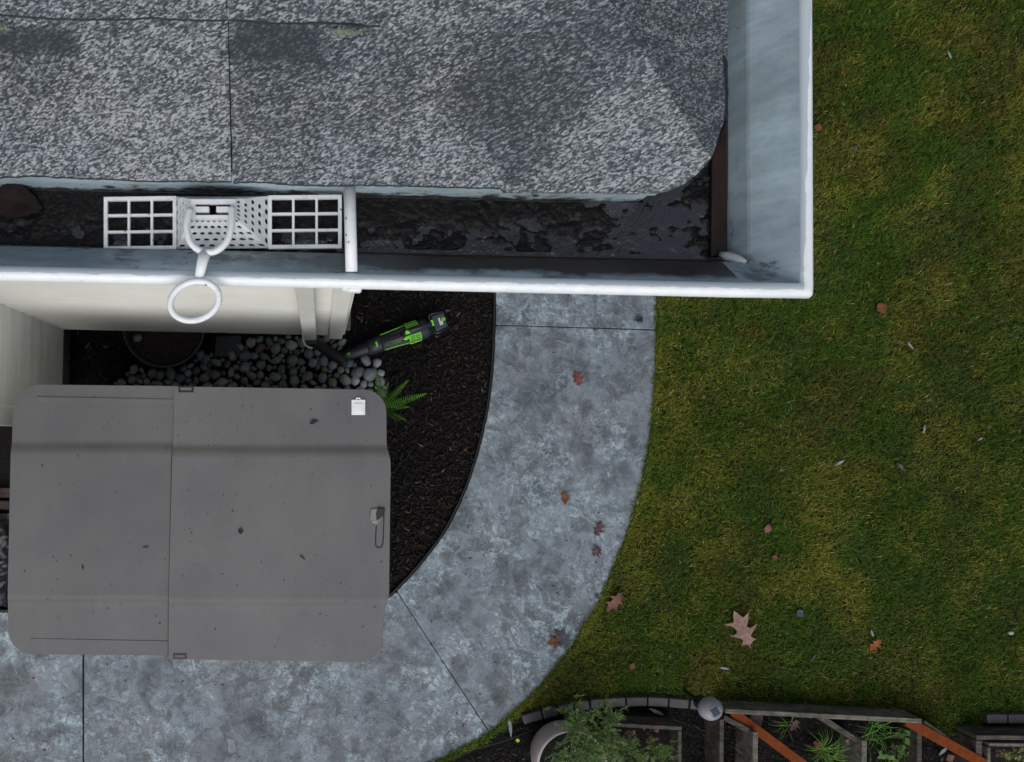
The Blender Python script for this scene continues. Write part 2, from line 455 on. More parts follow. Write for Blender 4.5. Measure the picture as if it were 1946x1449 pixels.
M = dict(
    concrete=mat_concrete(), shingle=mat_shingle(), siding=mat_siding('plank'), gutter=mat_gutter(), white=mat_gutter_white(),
    trim=simple('white_trim_paint', (0.70, 0.70, 0.64), 0.45, 0.05, 8),
    downspout=simple('downspout_paint', (0.60, 0.60, 0.55), 0.4, 0.06, 10),
    lid=mat_lid(), lid2=mat_lid('taupe_resin_lighter', (1.07, 1.06, 1.055)), soil=mat_soil('mulch_soil', (0.006, 0.005, 0.0045), (0.017, 0.013, 0.011)),
    bedsoil=mat_soil('garden_soil', (0.006, 0.006, 0.006), (0.020, 0.018, 0.016)),
    lawn=mat_lawn_base(), muck=mat_muck(), water=mat_water(), rust=mat_rust(),
    blades=vcol_mat('grass_blades', 0.7, 0.08), chips=vcol_mat('bark_chips', 0.6, 0.2), leafy=vcol_mat('leaf_green', 0.55, 0.15),
    plastic_white=mat_white_plastic(),
    plastic_black=simple('black_plastic', (0.012, 0.012, 0.014), 0.38, 0.2, 20),
    edging=simple('black_edging_plastic', (0.010, 0.010, 0.011), 0.5, 0.2, 20),
    dark=simple('charcoal_plastic', (0.028, 0.032, 0.042), 0.42, 0.1, 30),
    darker=simple('dark_grey_plastic', (0.016, 0.018, 0.024), 0.45, 0.1, 30),
    battery=simple('battery_grey_plastic', (0.045, 0.055, 0.065), 0.45, 0.1, 30),
    lime=simple('lime_green_plastic', (0.22, 0.80, 0.03), 0.4, 0.08, 30),
    label=simple('white_print', (0.55, 0.62, 0.60), 0.5, 0.05, 30),
    chrome=simple('polished_metal', (0.22, 0.22, 0.21), 0.35, 0.1, 30, metal=1.0),
    wood=mat_wood('weathered_wood', (0.045, 0.043, 0.034), (0.13, 0.12, 0.097)),
    wood_pale=mat_wood('pale_weathered_wood', (0.085, 0.08, 0.063), (0.24, 0.22, 0.18)),
    wood_v=mat_wood('weathered_wood_upright', (0.042, 0.036, 0.03), (0.13, 0.115, 0.092), math.pi / 2),
    orange=simple('orange_stain', (0.165, 0.040, 0.012), 0.8, 0.25, 25, spec=0.08, bump=0.2),
    stone=mat_rock('concrete_edging', (0.060, 0.058, 0.060), (0.085, 0.08, 0.08)),
    pot_dark=simple('slate_plastic', (0.035, 0.042, 0.048), 0.5, 0.15, 20),
    pot_white=simple('pale_pot_glaze', (0.42, 0.355, 0.35), 0.5, 0.1, 15),
    solar_shell=simple('mauve_grey_plastic', (0.235, 0.225, 0.25), 0.5, 0.08, 40),
    solar=simple('solar_cell', (0.03, 0.045, 0.065), 0.2, 0.15, 90),
    paver=simple('slate_paver', (0.020, 0.024, 0.026), 0.5, 0.2, 30, bump=0.2),
    foundation=simple('foundation_concrete', (0.12, 0.12, 0.11), 0.9, 0.2, 12),
    seam_shadow=simple('seam_shadow_brown', (0.030, 0.027, 0.025), 0.6, 0.2, 30),  # dark brown for the painted shadow line at the lid seam
    asphalt=simple('asphalt_cut_edge', (0.026, 0.027, 0.029), 0.8, 0.3, 60),
    moss=simple('moss', (0.15, 0.175, 0.125), 0.9, 0.35, 90, bump=0.5),
)

# ---------------------------------------------------------------- setting: ground, lawn, beds, path
PATH_Z = 0.03
outer_px = [(1250, -420), (1250, -100), (1249, 250), (1248, 555), (1247, 627), (1243, 740), (1235, 830), (1222, 905), (1200, 985), (1171, 1065), (1140, 1138),
            (1100, 1208), (1050, 1276), (1000, 1330), (940, 1384), (880, 1422), (820, 1450), (700, 1496), (540, 1535), (300, 1558), (-500, 1565)]
inner_px = [(943, -420), (943, -100), (943, 250), (943, 550), (942, 625), (938, 700), (930, 770), (915, 842), (900, 893), (880, 946), (850, 1006), (810, 1062),
            (770, 1107), (733, 1140), (670, 1162), (560, 1168), (300, 1166), (-500, 1162)]
def ragged(pts, a=0.0022):
    return [Vector((p.x + a * mnoise.noise(Vector((p.x * 30, p.y * 30, 2))) + a * 0.6 * mnoise.noise(Vector((p.x * 90, p.y * 90, 5))), p.y + a * mnoise.noise(Vector((p.x * 30, p.y * 30, 9))), 0)) for p in pts]
outer = ragged(spline([P2(*q, PATH_Z) for q in outer_px], 16))
inner = ragged(spline([P2(*q, PATH_Z) for q in inner_px], 16))

def kind_structure(o): o['kind'] = 'structure'; return o

kind_structure(MB().add([(-90, -90, -0.02), (90, -90, -0.02), (90, 90, -0.02), (-90, 90, -0.02)], [(0, 1, 2, 3)]).build('ground', M['lawn']))

lawn_low = [(780, 1475), (850, 1437), (940, 1392), (985, 1364), (1060, 1347), (1130, 1332), (1230, 1327), (1330, 1337), (1380, 1337), (1560, 1350), (1735, 1364),
            (1790, 1398), (1850, 1408), (1868, 1366), (1960, 1362), (2300, 1362)]
lawn_poly = [(p.x, p.y) for p in outer if True][:16 * 15 + 1]
lawn_poly = lawn_poly + [P2(a, b, 0.01) for a, b in lawn_low[2:]] + [P2(2600, 1362), P2(2600, -900), P2(1250, -900)]
bedpoly = [(p.x, p.y) for p in inner]
mulch_poly = bedpoly + [(-4.5, bedpoly[-1][1]), (-4.5, 4.2), (bedpoly[0][0], 4.2)]

def sheet(name, poly, z, mat):
    m = MB(); n = len(poly)
    ar = sum(poly[i][0] * poly[(i + 1) % n][1] - poly[(i + 1) % n][0] * poly[i][1] for i in range(n))
    if ar < 0: poly = poly[::-1]
    m.add([(p[0], p[1], z) for p in poly], [tuple(range(n))])
    return m.build(name, mat)
kind_structure(sheet('lawn', lawn_poly, 0.004, M['lawn']))
kind_structure(sheet('mulch_bed', mulch_poly, 0.0, M['soil']))
gb_poly = [P2(a, b, 0) for a, b in [(690, 1500), (850, 1440), (940, 1390), (985, 1360), (1060, 1343), (1130, 1328), (1230, 1323), (1330, 1330), (1380, 1330), (1740, 1358), (1800, 1380), (1870, 1360), (2300, 1358), (2600, 1900), (600, 1900)]]
kind_structure(sheet('garden_bed', gb_poly, -0.008, M['bedsoil']))

# path: four panels with open joints between them, one concrete slab object
def nearest(poly, p):
    return min(range(len(poly)), key=lambda i: (poly[i].x - p[0]) ** 2 + (poly[i].y - p[1]) ** 2)
mb = MB()
joints = [((1246, 627), (943, 618)), ((930, 1391), (757, 1128)), ((158, 1600), (158, 1166))]
cuts_o = [0] + [nearest(outer, P2(*a, PATH_Z)) for a, b in joints] + [len(outer) - 1]
cuts_i = [0] + [nearest(inner, P2(*b, PATH_Z)) for a, b in joints] + [len(inner) - 1]
G = 0.005
for k in range(4):
    oo = [Vector((p.x, p.y, 0)) for p in outer[cuts_o[k]:cuts_o[k + 1] + 1]]
    ii = [Vector((p.x, p.y, 0)) for p in inner[cuts_i[k]:cuts_i[k + 1] + 1]]
    if k > 0:
        a, b = joints[k - 1]; oo[0] = P(*a, PATH_Z); ii[0] = P(*b, PATH_Z)
        oo[0] += (oo[1] - oo[0]).normalized() * G; ii[0] += (ii[1] - ii[0]).normalized() * G
    if k < 3:
        a, b = joints[k]; oo[-1] = P(*a, PATH_Z); ii[-1] = P(*b, PATH_Z)
        oo[-1] += (oo[-2] - oo[-1]).normalized() * G; ii[-1] += (ii[-2] - ii[-1]).normalized() * G
    mb.prism([(p.x, p.y) for p in oo] + [(p.x, p.y) for p in reversed(ii)], -0.06, PATH_Z)
kind_structure(mb.build('path', M['concrete'], bevel=0.004))
sheet('joint_soil', [(p.x, p.y) for p in outer] + [(p.x, p.y) for p in reversed(inner)], 0.012, M['soil'])['kind'] = 'structure'

# black plastic edging along the inner edge of the path
ed = MB(); n_in = [p for p in inner if p.y > -1.35 and p.y < 3]
pts = []
for i, p in enumerate(n_in):
    d = (n_in[min(i + 1, len(n_in) - 1)] - n_in[max(i - 1, 0)]).normalized(); q = Vector((p.x, p.y, 0)) + Vector((d.y, -d.x, 0)) * 0.010
    pts.append((q.x, q.y, 0.022))
ed.tube(pts, 0.0075, 6)
tag(ed.build('lawn_edging', M['edging'], smooth=True), 'thin black plastic edging strip between the bark mulch and the curved path', 'edging')

# ---------------------------------------------------------------- grass
def make_grass():
    x0, y0 = P2(780, 1480); x1, y1 = P2(2060, -260)
    N = 620000
    x = rng.uniform(x0, x1, N); y = rng.uniform(y0, y1, N)
    k = in_poly(x, y, lawn_poly); x = x[k]; y = y[k]
    # a ragged fringe that leans over the edge of the path
    op = np.array([(p.x, p.y) for p in outer if p.y > -2.1]); M_ = 9000
    i = rng.integers(0, len(op) - 1, M_); t = rng.random(M_); q = op[i] + (op[i + 1] - op[i]) * t[:, None]
    dv_ = op[i + 1] - op[i]; dv_ /= np.linalg.norm(dv_, axis=1)[:, None]; off = np.abs(rng.normal(0, 0.010, M_)) - 0.001
    off = off * (0.3 + 1.4 * smooth_noise(q[:, 0], q[:, 1], 14, 77))
    x = np.concatenate([x, q[:, 0] - dv_[:, 1] * off]); y = np.concatenate([y, q[:, 1] + dv_[:, 0] * off])
    n = len(x)
    patch = fbm(x, y, 2.6, 11, 4); yel = fbm(x, y, 4.6, 31, 5); dk = fbm(x, y, 1.9, 61, 4)
    L = rng.uniform(0.016, 0.042, n) * (0.75 + 0.6 * patch)
    ang0 = fbm(x, y, 14.0, 91, 3) * 5 * math.pi + rng.normal(0, 1.5, n)
    tilt = np.clip(rng.normal(1.0, 0.3, n), 0.2, 1.45)
    dx = np.cos(ang0); dy = np.sin(ang0); w = rng.uniform(0.0008, 0.0017, n)
    px_, py_ = -dy, dx
    z0 = 0.004 + rng.uniform(0, 0.010, n); z0[-M_:] += 0.018
    mid = 0.55
    V = np.zeros((n, 5, 3), np.float32)
    hx = np.sin(tilt) * L; hz = np.cos(tilt) * L
    for j, (t, zz, ww) in enumerate([(0, 0, 1), (0, 0, -1), (mid, 0.72, 0.9), (mid, 0.72, -0.9), (1, 0.85, 0)]):
        V[:, j, 0] = x + dx * hx * t + px_ * w * ww
        V[:, j, 1] = y + dy * hx * t + py_ * w * ww
        V[:, j, 2] = z0 + hz * zz
    base = np.arange(n) * 5
    F = np.stack([base, base + 1, base + 3, base + 2, base + 2, base + 3, base + 4], 1).ravel()
    S = np.tile([4, 3], n)
    g1 = np.array([0.025, 0.066, 0.007]); g2 = np.array([0.064, 0.114, 0.012]); ol = np.array([0.150, 0.145, 0.018]); tan = np.array([0.34, 0.285, 0.09]); br = np.array([0.085, 0.062, 0.018])
    r = rng.random(n)[:, None]; c = g1 * (1 - r) + g2 * r
    ox = np.array([p.x for p in outer if p.y > -2]); oy = np.array([p.y for p in outer if p.y > -2])
    dist = np.full(n, 9.0)
    for i in range(len(ox)): dist = np.minimum(dist, np.hypot(x - ox[i], y - oy[i]))
    py = np.clip((yel - 0.50) * 3.2 + 0.30 + 0.38 * np.exp(-(dist / 0.28) ** 2), 0.04, 0.95)
    sel = rng.random(n) < py * 0.85
    r2 = rng.random(n)[:, None]
    c[sel] = (ol * (1 - 0.5 * r2) + g2 * 0.5 * r2)[sel]
    sel = rng.random(n) < (0.015 + 0.10 * py); c[sel] = (tan * (0.5 + 0.6 * r2))[sel]
    pb = np.clip((dk - 0.60) * 4, 0, 0.35); sel = rng.random(n) < pb + 0.06; c[sel] = (br * (0.6 + 0.8 * r2))[sel]
    gm = fbm(x, y, 4.2, 131, 3); sel = rng.random(n) < np.clip((gm - 0.50) * 3, 0, 0.45); c[sel] = (np.array([0.046, 0.074, 0.018]) * (0.6 + 0.8 * r2))[sel]
    c *= (0.86 + 0.60 * patch)[:, None] * rng.uniform(0.75, 1.25, n)[:, None]
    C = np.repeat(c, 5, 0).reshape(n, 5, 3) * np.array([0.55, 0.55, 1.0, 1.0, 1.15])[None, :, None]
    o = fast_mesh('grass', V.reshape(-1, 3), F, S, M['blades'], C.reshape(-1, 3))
    tag(o, 'short mossy green and straw coloured grass covering the lawn', 'grass', kind='stuff')
make_grass()

# ---------------------------------------------------------------- bark mulch
def make_mulch(name, poly, box, N, label, seed, lmax=0.05, dark=1.0):
    r = np.random.default_rng(seed)
    x0, y0, x1, y1 = box
    x = r.uniform(x0, x1, N); y = r.uniform(y0, y1, N); k = in_poly(x, y, poly); x = x[k]; y = y[k]; n = len(x)
    L = np.minimum(r.lognormal(math.log(0.012), 0.62, n), lmax); w = L * r.uniform(0.10, 0.42, n); th = r.uniform(0.001, 0.003, n)
    a = r.uniform(0, math.pi, n); ti = r.normal(0, 0.25, n); ro = r.normal(0, 0.35, n); z = r.uniform(0.002, 0.020, n)
    d = np.stack([np.cos(a) * np.cos(ti), np.sin(a) * np.cos(ti), np.sin(ti)], 1)
    s = np.stack([-np.sin(a) * np.cos(ro), np.cos(a) * np.cos(ro), np.sin(ro)], 1)
    up = np.cross(d, s); c0 = np.stack([x, y, z], 1)
    V = np.zeros((n, 8, 3), np.float32); j = 0
    for sz in (-1, 1):
        for (sx, sy) in ((-1, -0.5), (0.9, -1), (1, 0.4), (-0.8, 1)):
            V[:, j] = c0 + d * (L * 0.5 * sx)[:, None] + s * (w * 0.5 * sy)[:, None] + up * (th * 0.5 * sz)[:, None]; j += 1
    b = np.arange(n) * 8
    q = [(4, 5, 6, 7), (0, 1, 5, 4), (1, 2, 6, 5), (2, 3, 7, 6), (3, 0, 4, 7)]
    F = np.stack([b + i for f in q for i in f], 1).ravel(); S = np.full(n * 5, 4)
    t = r.random(n)
    c = np.array([0.010, 0.0085, 0.0085])[None] * r.uniform(0.5, 2.0, n)[:, None]
    m1 = t > 0.76; c[m1] = np.array([0.027, 0.017, 0.012]) * r.uniform(0.5, 1.6, n)[m1][:, None]
    m2 = t > 0.965; c[m2] = np.array([0.070, 0.046, 0.036]) * r.uniform(0.5, 1.6, n)[m2][:, None]
    m3 = t > 0.990; c[m3] = np.array([0.13, 0.105, 0.085]) * r.uniform(0.6, 1.4, n)[m3][:, None]
    c *= dark
    o = fast_mesh(name, V.reshape(-1, 3), F, S, M['chips'], np.repeat(c, 8, 0))
    return tag(o, label, 'mulch', kind='stuff')
bx = P2(90, 1180) + P2(960, 150)
make_mulch('bark_mulch', mulch_poly, (bx[0], bx[1], bx[2], bx[3]), 130000, 'dark wet shredded bark mulch between the path and the house', 5)
gx = P2(800, 1560) + P2(2050, 1300)
make_mulch('garden_mulch', gb_poly, (gx[0], gx[1], gx[2], gx[3]), 22000, 'dark crumbly soil and bark around the wooden planters', 6, 0.03, 0.8)

# ---------------------------------------------------------------- house
LIP_Z = 3.24
YB, XB = 0.358, 0.511            # inner (fascia) faces of the two gutter runs
SKEW = 0.0268                    # the east eave is not quite square to the south one
house = thing('house', (0.1, 0.57, 0.0), 'cream sided house with grey shingle roof and pale metal gutter', 'house')
WALL_Y, WALL_X0, WALL_X1, SID_Z = 0.568, -1.443, 0.107, 0.30

def siding_profile(z0, z1, step=0.108, proud=0.009):
    out = []; z = z0
    while z < z1 - 0.01:
        zt = min(z + step, z1); out += [(proud, z), (0.002, zt)]; z = zt
    return out
def siding_run(a, b, n, z0, z1):
    """a, b plan ends, n outward normal"""
    pr = siding_profile(z0, z1); m = MB(); vs = []
    for (o, z) in pr:
        vs += [(a[0] + n[0] * o, a[1] + n[1] * o, z), (b[0] + n[0] * o, b[1] + n[1] * o, z)]
    fs = [(2 * i, 2 * i + 1, 2 * i + 3, 2 * i + 2) for i in range(len(pr) - 1)]
    k = len(vs); vs += [(a[0], a[1], z0), (b[0], b[1], z0)]; fs.append((k, k + 1, 1, 0))
    m.add(vs, fs); return m
siding_run((WALL_X0, WALL_Y), (WALL_X1 - 0.07, WALL_Y), (0, -1), SID_Z, 3.06).build('wall', M['siding'], house)
siding_run((WALL_X0, 0.105), (WALL_X0, WALL_Y + 0.02), (1, 0), SID_Z - 0.02, 3.05).build('wall', M['siding'], house)
siding_run((WALL_X1, WALL_Y + 0.09), (WALL_X1, 4.0), (1, 0), SID_Z, 3.05).build('wall', M['siding'], house)
t = MB(); t.box((WALL_X1 - 0.033, WALL_Y - 0.008, (SID_Z + 3.06) / 2 - 0.03), (0.074, 0.024, 3.06 - SID_Z + 0.06)); t.box((WALL_X1 + 0.008, WALL_Y + 0.047, (SID_Z + 3.06) / 2 - 0.03), (0.022, 0.084, 3.06 - SID_Z + 0.058))
t.build('corner_trim', M['trim'], house, bevel=0.003)
t = MB(); t.box((WALL_X0 + 0.006, 0.062, 1.62), (0.030, 0.092, 2.85)); t.box((WALL_X0 - 0.060, 0.026, 1.62), (0.098, 0.018, 2.84))
t.build('corner_trim', M['trim'], house, bevel=0.003)
siding_run((-4.2, 0.035), (WALL_X0 - 0.11, 0.035), (0, -1), SID_Z, 3.05).build('wall', M['siding'], house)
t = MB(); t.box((-0.62, 0.95, 0.15), (1.5, 0.10, 0.30)); t.box((WALL_X0 - 0.10, 0.55, 0.13), (0.1, 0.86, 0.26)); t.box((-0.13 + 0.05, 2.4, 0.14), (0.1, 3.0, 0.28))
t.build('foundation', M['foundation'], house)
t = MB(); t.box((-0.62, 0.85, SID_Z - 0.008), (1.55, 0.52, 0.016)); t.build('floor_underside', M['foundation'], house)
# black interior backing the wall so no light leaks through
t = MB(); t.box((-0.70, 0.62, 1.66), (1.50, 0.05, 2.7)); t.build('sheathing', M['foundation'], house)

# soffit and fascia
t = MB(); t.box((-1.75, (YB + WALL_Y) / 2 + 0.01, 3.055), (4.5, WALL_Y - YB + 0.03, 0.012))
t.box(((XB + WALL_X1) / 2 - 0.02, 2.3, 3.048), (XB - WALL_X1 - 0.05, 3.9, 0.012)); t.build('soffit', M['trim'], house)
t = MB(); t.box((-1.785, YB + 0.012, 3.135), (4.5, 0.018, 0.20)); t.prism([(XB - 0.022, YB + 0.13), (XB - 0.006, YB + 0.13), (XB - 0.006 - SKEW * 3.6, 4.0), (XB - 0.022 - SKEW * 3.6, 4.0)], 3.035, 3.232)
t.build('fascia', M['trim'], house)

# K-style gutter: one sheet-metal profile swept round the corner
inner_prof = [(0.0, -0.002), (0.0, -0.125), (0.080, -0.125), (0.085, -0.090), (0.0945, -0.056), (0.0965, -0.052), (0.135, -0.004)]
lip_prof = [(0.135, -0.004), (0.1365, 0.0), (0.146, 0.0015), (0.1505, -0.0005), (0.1535, -0.005), (0.1545, -0.011), (0.1525, -0.018), (0.149, -0.021)]
out_prof = [(0.149, -0.021), (0.140, -0.024), (0.100, -0.062), (0.090, -0.092), (0.087, -0.130), (-0.002, -0.130), (-0.002, -0.002), (0.0, -0.002)]
def sweep(prof, name, mat, smooth=False, jag=False):
    xs = list(np.linspace(-1.30, XB + 0.05, 180))
    st = []
    for x in xs: st.append(('f', x))
    m = MB(); vs = []; k = len(prof)
    def skx(o, y): return XB + o - SKEW * (y - YB) - (0.042 if o < 0.001 else 0.0)
    nst = 0
    for x in xs:
        for (o, z) in prof: vs.append((min(x, skx(o, YB - o) - 0.012), YB - o, LIP_Z + z))
        nst += 1
    for (o, z) in prof: vs.append((skx(o, YB - o) - 0.0035, YB - o + 0.001, LIP_Z + z))
    for (o, z) in prof: vs.append((skx(o, YB - o) - 0.001, YB - o + 0.0035, LIP_Z + z))
    nst += 2
    ys = list(np.linspace(YB - 0.14, 1.2, 90)) + [2.0, 3.0, 4.2]
    for y in ys:
        for (o, z) in prof: yy = max(y, YB - o + 0.012); vs.append((skx(o, yy), yy, LIP_Z + z))
        nst += 1
    fs = [(i * k + j, i * k + j + 1, (i + 1) * k + j + 1, (i + 1) * k + j) for i in range(nst - 1) for j in range(k - 1)]
    m.add(vs, fs); return m
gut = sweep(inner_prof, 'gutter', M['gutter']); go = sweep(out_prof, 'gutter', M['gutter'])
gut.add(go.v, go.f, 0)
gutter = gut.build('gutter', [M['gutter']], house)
sweep(lip_prof, 'gutter_lip', M['white'], True).build('gutter_lip', M['white'], gutter, smooth=True)
# drip edge flashing between shingles and gutter
d = MB(); d.box((-0.42, YB - 0.005, LIP_Z - 0.014), (1.77, 0.004, 0.05)); d.build('drip_edge', M['gutter'], gutter)
# white spike sleeve across the gutter
fa, fb = P(664, 351, LIP_Z - 0.004), P(668, 517, LIP_Z - 0.004)
s = MB(); s.tube([fa, fa.lerp(fb, 0.5), fb], 0.0083, 14); s.build('spike_sleeve', M['plastic_white'], gutter, smooth=True)
c0 = P(668, 548, LIP_Z - 0.014)
s = MB(); s.box(c0, (0.028, 0.012, 0.014)); s.build('sleeve_cap', M['plastic_white'], gutter, bevel=0.003)
# sealant dabs in the mitre
sl_ = MB()
for (a, b, w) in [((1368, 483), (1418, 498), 0.007), ((1382, 508), (1396, 514), 0.005)]:
    A = P(*a, 3.165); B = P(*b, 3.19); sl_.tube([A, A.lerp(B, 0.3), A.lerp(B, 0.7), B], [w * 0.5, w, w * 0.9, w * 0.4], 8)
sl_.build('mitre_sealant', simple('old_sealant', (0.45, 0.46, 0.48), 0.5, 0.15, 60), gutter, smooth=True)

# downspout with its bracket
dx0, dx1 = -0.098, -0.030
dsp = MB(); dsp.box(((dx0 + dx1) / 2, WALL_Y - 0.043, 1.78), (dx1 - dx0, 0.052, 2.56)); ds = dsp.build('downspout', M['downspout'], house, bevel=0.006)
bp = [P(575, 634, 0.56), P(577, 650, 0.50), P(584, 659, 0.46), P(594, 662, 0.44)]
b = MB(); b.tube(spline(bp, 4), 0.004, 6); b.tube([P(598, 634, 0.56), P(599, 643, 0.52)], 0.004, 6)
b.build('bracket', M['plastic_white'], ds, smooth=True)

# roof ---------------------------------------------------------------
RS = 0.42; YE, XE = 0.336, 0.538; RZ = 3.252
HIPC = (XE, YE)
def xe_at(y): return XE - SKEW * (y - YE)
def roof_z(x, y):
    return RZ + RS * min(y - YE, xe_at(y) - x)
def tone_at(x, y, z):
    """granule blend printed on the shingles: dark shadow bands and lighter tabs; plus painted shade on the east slope"""
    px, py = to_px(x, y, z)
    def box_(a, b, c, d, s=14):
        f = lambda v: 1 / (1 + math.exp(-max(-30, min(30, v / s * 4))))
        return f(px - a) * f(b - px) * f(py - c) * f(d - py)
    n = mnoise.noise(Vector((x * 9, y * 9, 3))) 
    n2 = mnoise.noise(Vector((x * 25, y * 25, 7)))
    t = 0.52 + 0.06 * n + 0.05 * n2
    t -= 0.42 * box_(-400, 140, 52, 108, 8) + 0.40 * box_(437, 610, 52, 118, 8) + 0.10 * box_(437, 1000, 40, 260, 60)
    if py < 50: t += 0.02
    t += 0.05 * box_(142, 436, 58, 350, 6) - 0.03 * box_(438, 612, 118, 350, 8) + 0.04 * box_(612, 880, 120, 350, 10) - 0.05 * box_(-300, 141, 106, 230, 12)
    # hip cap: darker upper band between its left edge and the next cap
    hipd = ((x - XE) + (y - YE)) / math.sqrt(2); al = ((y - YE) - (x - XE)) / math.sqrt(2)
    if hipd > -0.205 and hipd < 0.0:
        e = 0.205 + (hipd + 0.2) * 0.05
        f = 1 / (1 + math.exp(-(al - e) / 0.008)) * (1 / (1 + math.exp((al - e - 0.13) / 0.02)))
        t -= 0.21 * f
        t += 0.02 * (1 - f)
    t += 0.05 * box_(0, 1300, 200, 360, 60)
    if xe_at(y) - x < y - YE: t -= 0.10  # shade of the slope turned from the light, put into its tone
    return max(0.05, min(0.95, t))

class RoofPart:
    def __init__(s): s.v = []; s.f = []; s.t = []; s.mi = []
    def piece(s, poly, off, th, cell=0.012, fine=True, cut_edge=True):
        bm = bmesh.new()
        vs = [bm.verts.new((p[0], p[1], 0)) for p in poly]; bm.faces.new(vs)
        def cut(co, no):
            g = bm.verts[:] + bm.edges[:] + bm.faces[:]
            bmesh.ops.bisect_plane(bm, geom=g, plane_co=co, plane_no=no, dist=1e-5)
        cut((XE, YE, 0), (1 - 0.0, 1 + SKEW, 0))
        if fine:
            xs = [p[0] for p in poly]; ys = [p[1] for p in poly]
            x = max(min(xs), -0.62)
            while x < max(xs): cut((x, 0, 0), (1, 0, 0)); x += cell
            y = min(ys)
            while y < min(max(ys), 0.75): cut((0, y, 0), (0, 1, 0)); y += cell
        for v in bm.verts:
            z = roof_z(v.co.x, v.co.y) + off(v.co.x, v.co.y); v.co.z = z
        bmesh.ops.recalc_face_normals(bm, faces=bm.faces[:])
        if sum(f.normal.z for f in bm.faces) < 0: bmesh.ops.reverse_faces(bm, faces=bm.faces[:])
        r = bmesh.ops.extrude_edge_only(bm, edges=[e for e in bm.edges if e.is_boundary])
        for q in r['geom']:
            if isinstance(q, bmesh.types.BMVert): q.co.z -= th
        bm.normal_update(); bm.verts.index_update(); b = len(s.v)
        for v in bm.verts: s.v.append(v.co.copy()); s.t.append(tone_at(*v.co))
        for f in bm.faces:
            s.f.append([b + q.index for q in f.verts]); s.mi.append(1 if cut_edge and abs(f.normal.z) < 0.3 else 0)
        bm.free()
    def build(s, name, parent):
        me = bpy.data.meshes.new(name); me.from_pydata(s.v, [], s.f); me.materials.append(M['shingle']); me.materials.append(M['asphalt']); me.polygons.foreach_set('material_index', s.mi)
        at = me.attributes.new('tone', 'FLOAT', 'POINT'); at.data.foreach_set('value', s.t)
        bm = bmesh.new(); bm.from_mesh(me); bmesh.ops.recalc_face_normals(bm, faces=bm.faces[:]); bm.to_mesh(me); bm.free()
        return link(name, me, parent)
R = RoofPart()
def hip_x(y, d): return XE - (y - YE) - d * math.sqrt(2)       # x on the line parallel to the hip, d to its left
C1 = 0.172
jx = P2(437, 250, 3.29)[0]
def wob(x0, x1, y, amp, n):
    n *= 5
    return [(x0 + (x1 - x0) * i / n, y + amp * mnoise.noise(Vector(((x0 + (x1 - x0) * i / n) * 14, y * 5, 1))) + 0.0011 * mnoise.noise(Vector(((x0 + (x1 - x0) * i / n) * 130, y * 5, 4)))) for i in range(n + 1)]
cap_d = 0.12
e1 = lambda x, y: 0.006 - 0.016 * (y - YE)
e2 = lambda x, y: 0.008 - 0.016 * (y - YE - C1)
e3 = lambda x, y: 0.011 - 0.016 * (y - YE - 2 * C1)
# course 1 in two lengths with an open joint
yb1 = YE + C1 + 0.03
R.piece(wob(-1.32, jx - 0.0011, YE + 0.001, 0.003, 40) + [(jx - 0.0004, yb1), (-1.32, yb1)], e1, 0.006)
R.piece(wob(jx + 0.0011, hip_x(YE, cap_d), YE, 0.003, 20) + [(hip_x(yb1, cap_d), yb1), (jx + 0.0004, yb1)], lambda x, y: e1(x, y) - 0.0012, 0.006)
# course 2
y2 = YE + C1; yb2 = y2 + C1 + 0.03; jx2 = P2(432, 30, 3.33)[0]
R.piece(wob(-1.32, jx2 - 0.0004, y2, 0.0025, 40) + [(jx2 - 0.0003, yb2), (-1.32, yb2)], e2, 0.010)
R.piece(wob(jx2 + 0.0004, hip_x(y2, cap_d), y2, 0.0025, 20) + [(hip_x(yb2, cap_d), yb2), (jx2 + 0.0003, yb2)], lambda x, y: e2(x, y) - 0.001, 0.008)
# the courses above, out of frame
for k in range(2, 20):
    y3 = YE + C1 * k; yb3 = y3 + C1 + 0.03
    R.piece([(-1.32 - 0.9 * 0, y3), (hip_x(y3, cap_d), y3), (hip_x(yb3, cap_d), yb3), (-1.32, yb3)], lambda x, y, y3=y3, k=k: 0.007 + 0.0018 * k - 0.016 * (y - y3), 0.008, fine=False)
# east slope
R.piece([(xe_at(YE + q), YE + q) for q in (0.176, 0.2, 0.4, 0.8, 2.0, 3.6)] + [(hip_x(YE + 3.6, -cap_d), YE + 3.6)], lambda x, y: 0.004, 0.006)
# hip caps: first one trimmed round the corner, the next laps over it
def capz(o): return lambda x, y: o + 0.004 * max(0, 1 - abs(((x - XE) + (y - YE)) / math.sqrt(2)) / 0.05)
arc = [P2(a, b, 3.262) for a, b in [(960, 363), (1100, 364), (1200, 366), (1240, 366), (1272, 361), (1298, 351), (1318, 336), (1334, 316), (1346, 296), (1356, 274), (1365, 250), (1372, 238), (1377, 190)]]
w_ = 0.20
al1 = 0.42
def capp(d, al): return (XE + (d - al) / math.sqrt(2), YE + (d + al) / math.sqrt(2))
lc = [capp(-w_, al1), capp(-w_ - 0.015, 0.30), capp(-w_ - 0.018, 0.24)]
poly = arc + [P2(1377, 60, 3.275), P2(1376, -40, 3.28)] + [capp(0.10, al1 + 0.02), capp(0.0, al1)] + lc
R.piece(poly, capz(0.0085), 0.006, cut_edge=False)
c2 = [capp(-0.2165, 0.235), capp(-0.1, 0.232), capp(0.0, 0.235), capp(0.10, 0.232), capp(0.10, 0.75), capp(0, 0.75), capp(-0.2165, 0.75)]
R.piece(c2, capz(0.0115), 0.003, cut_edge=False)
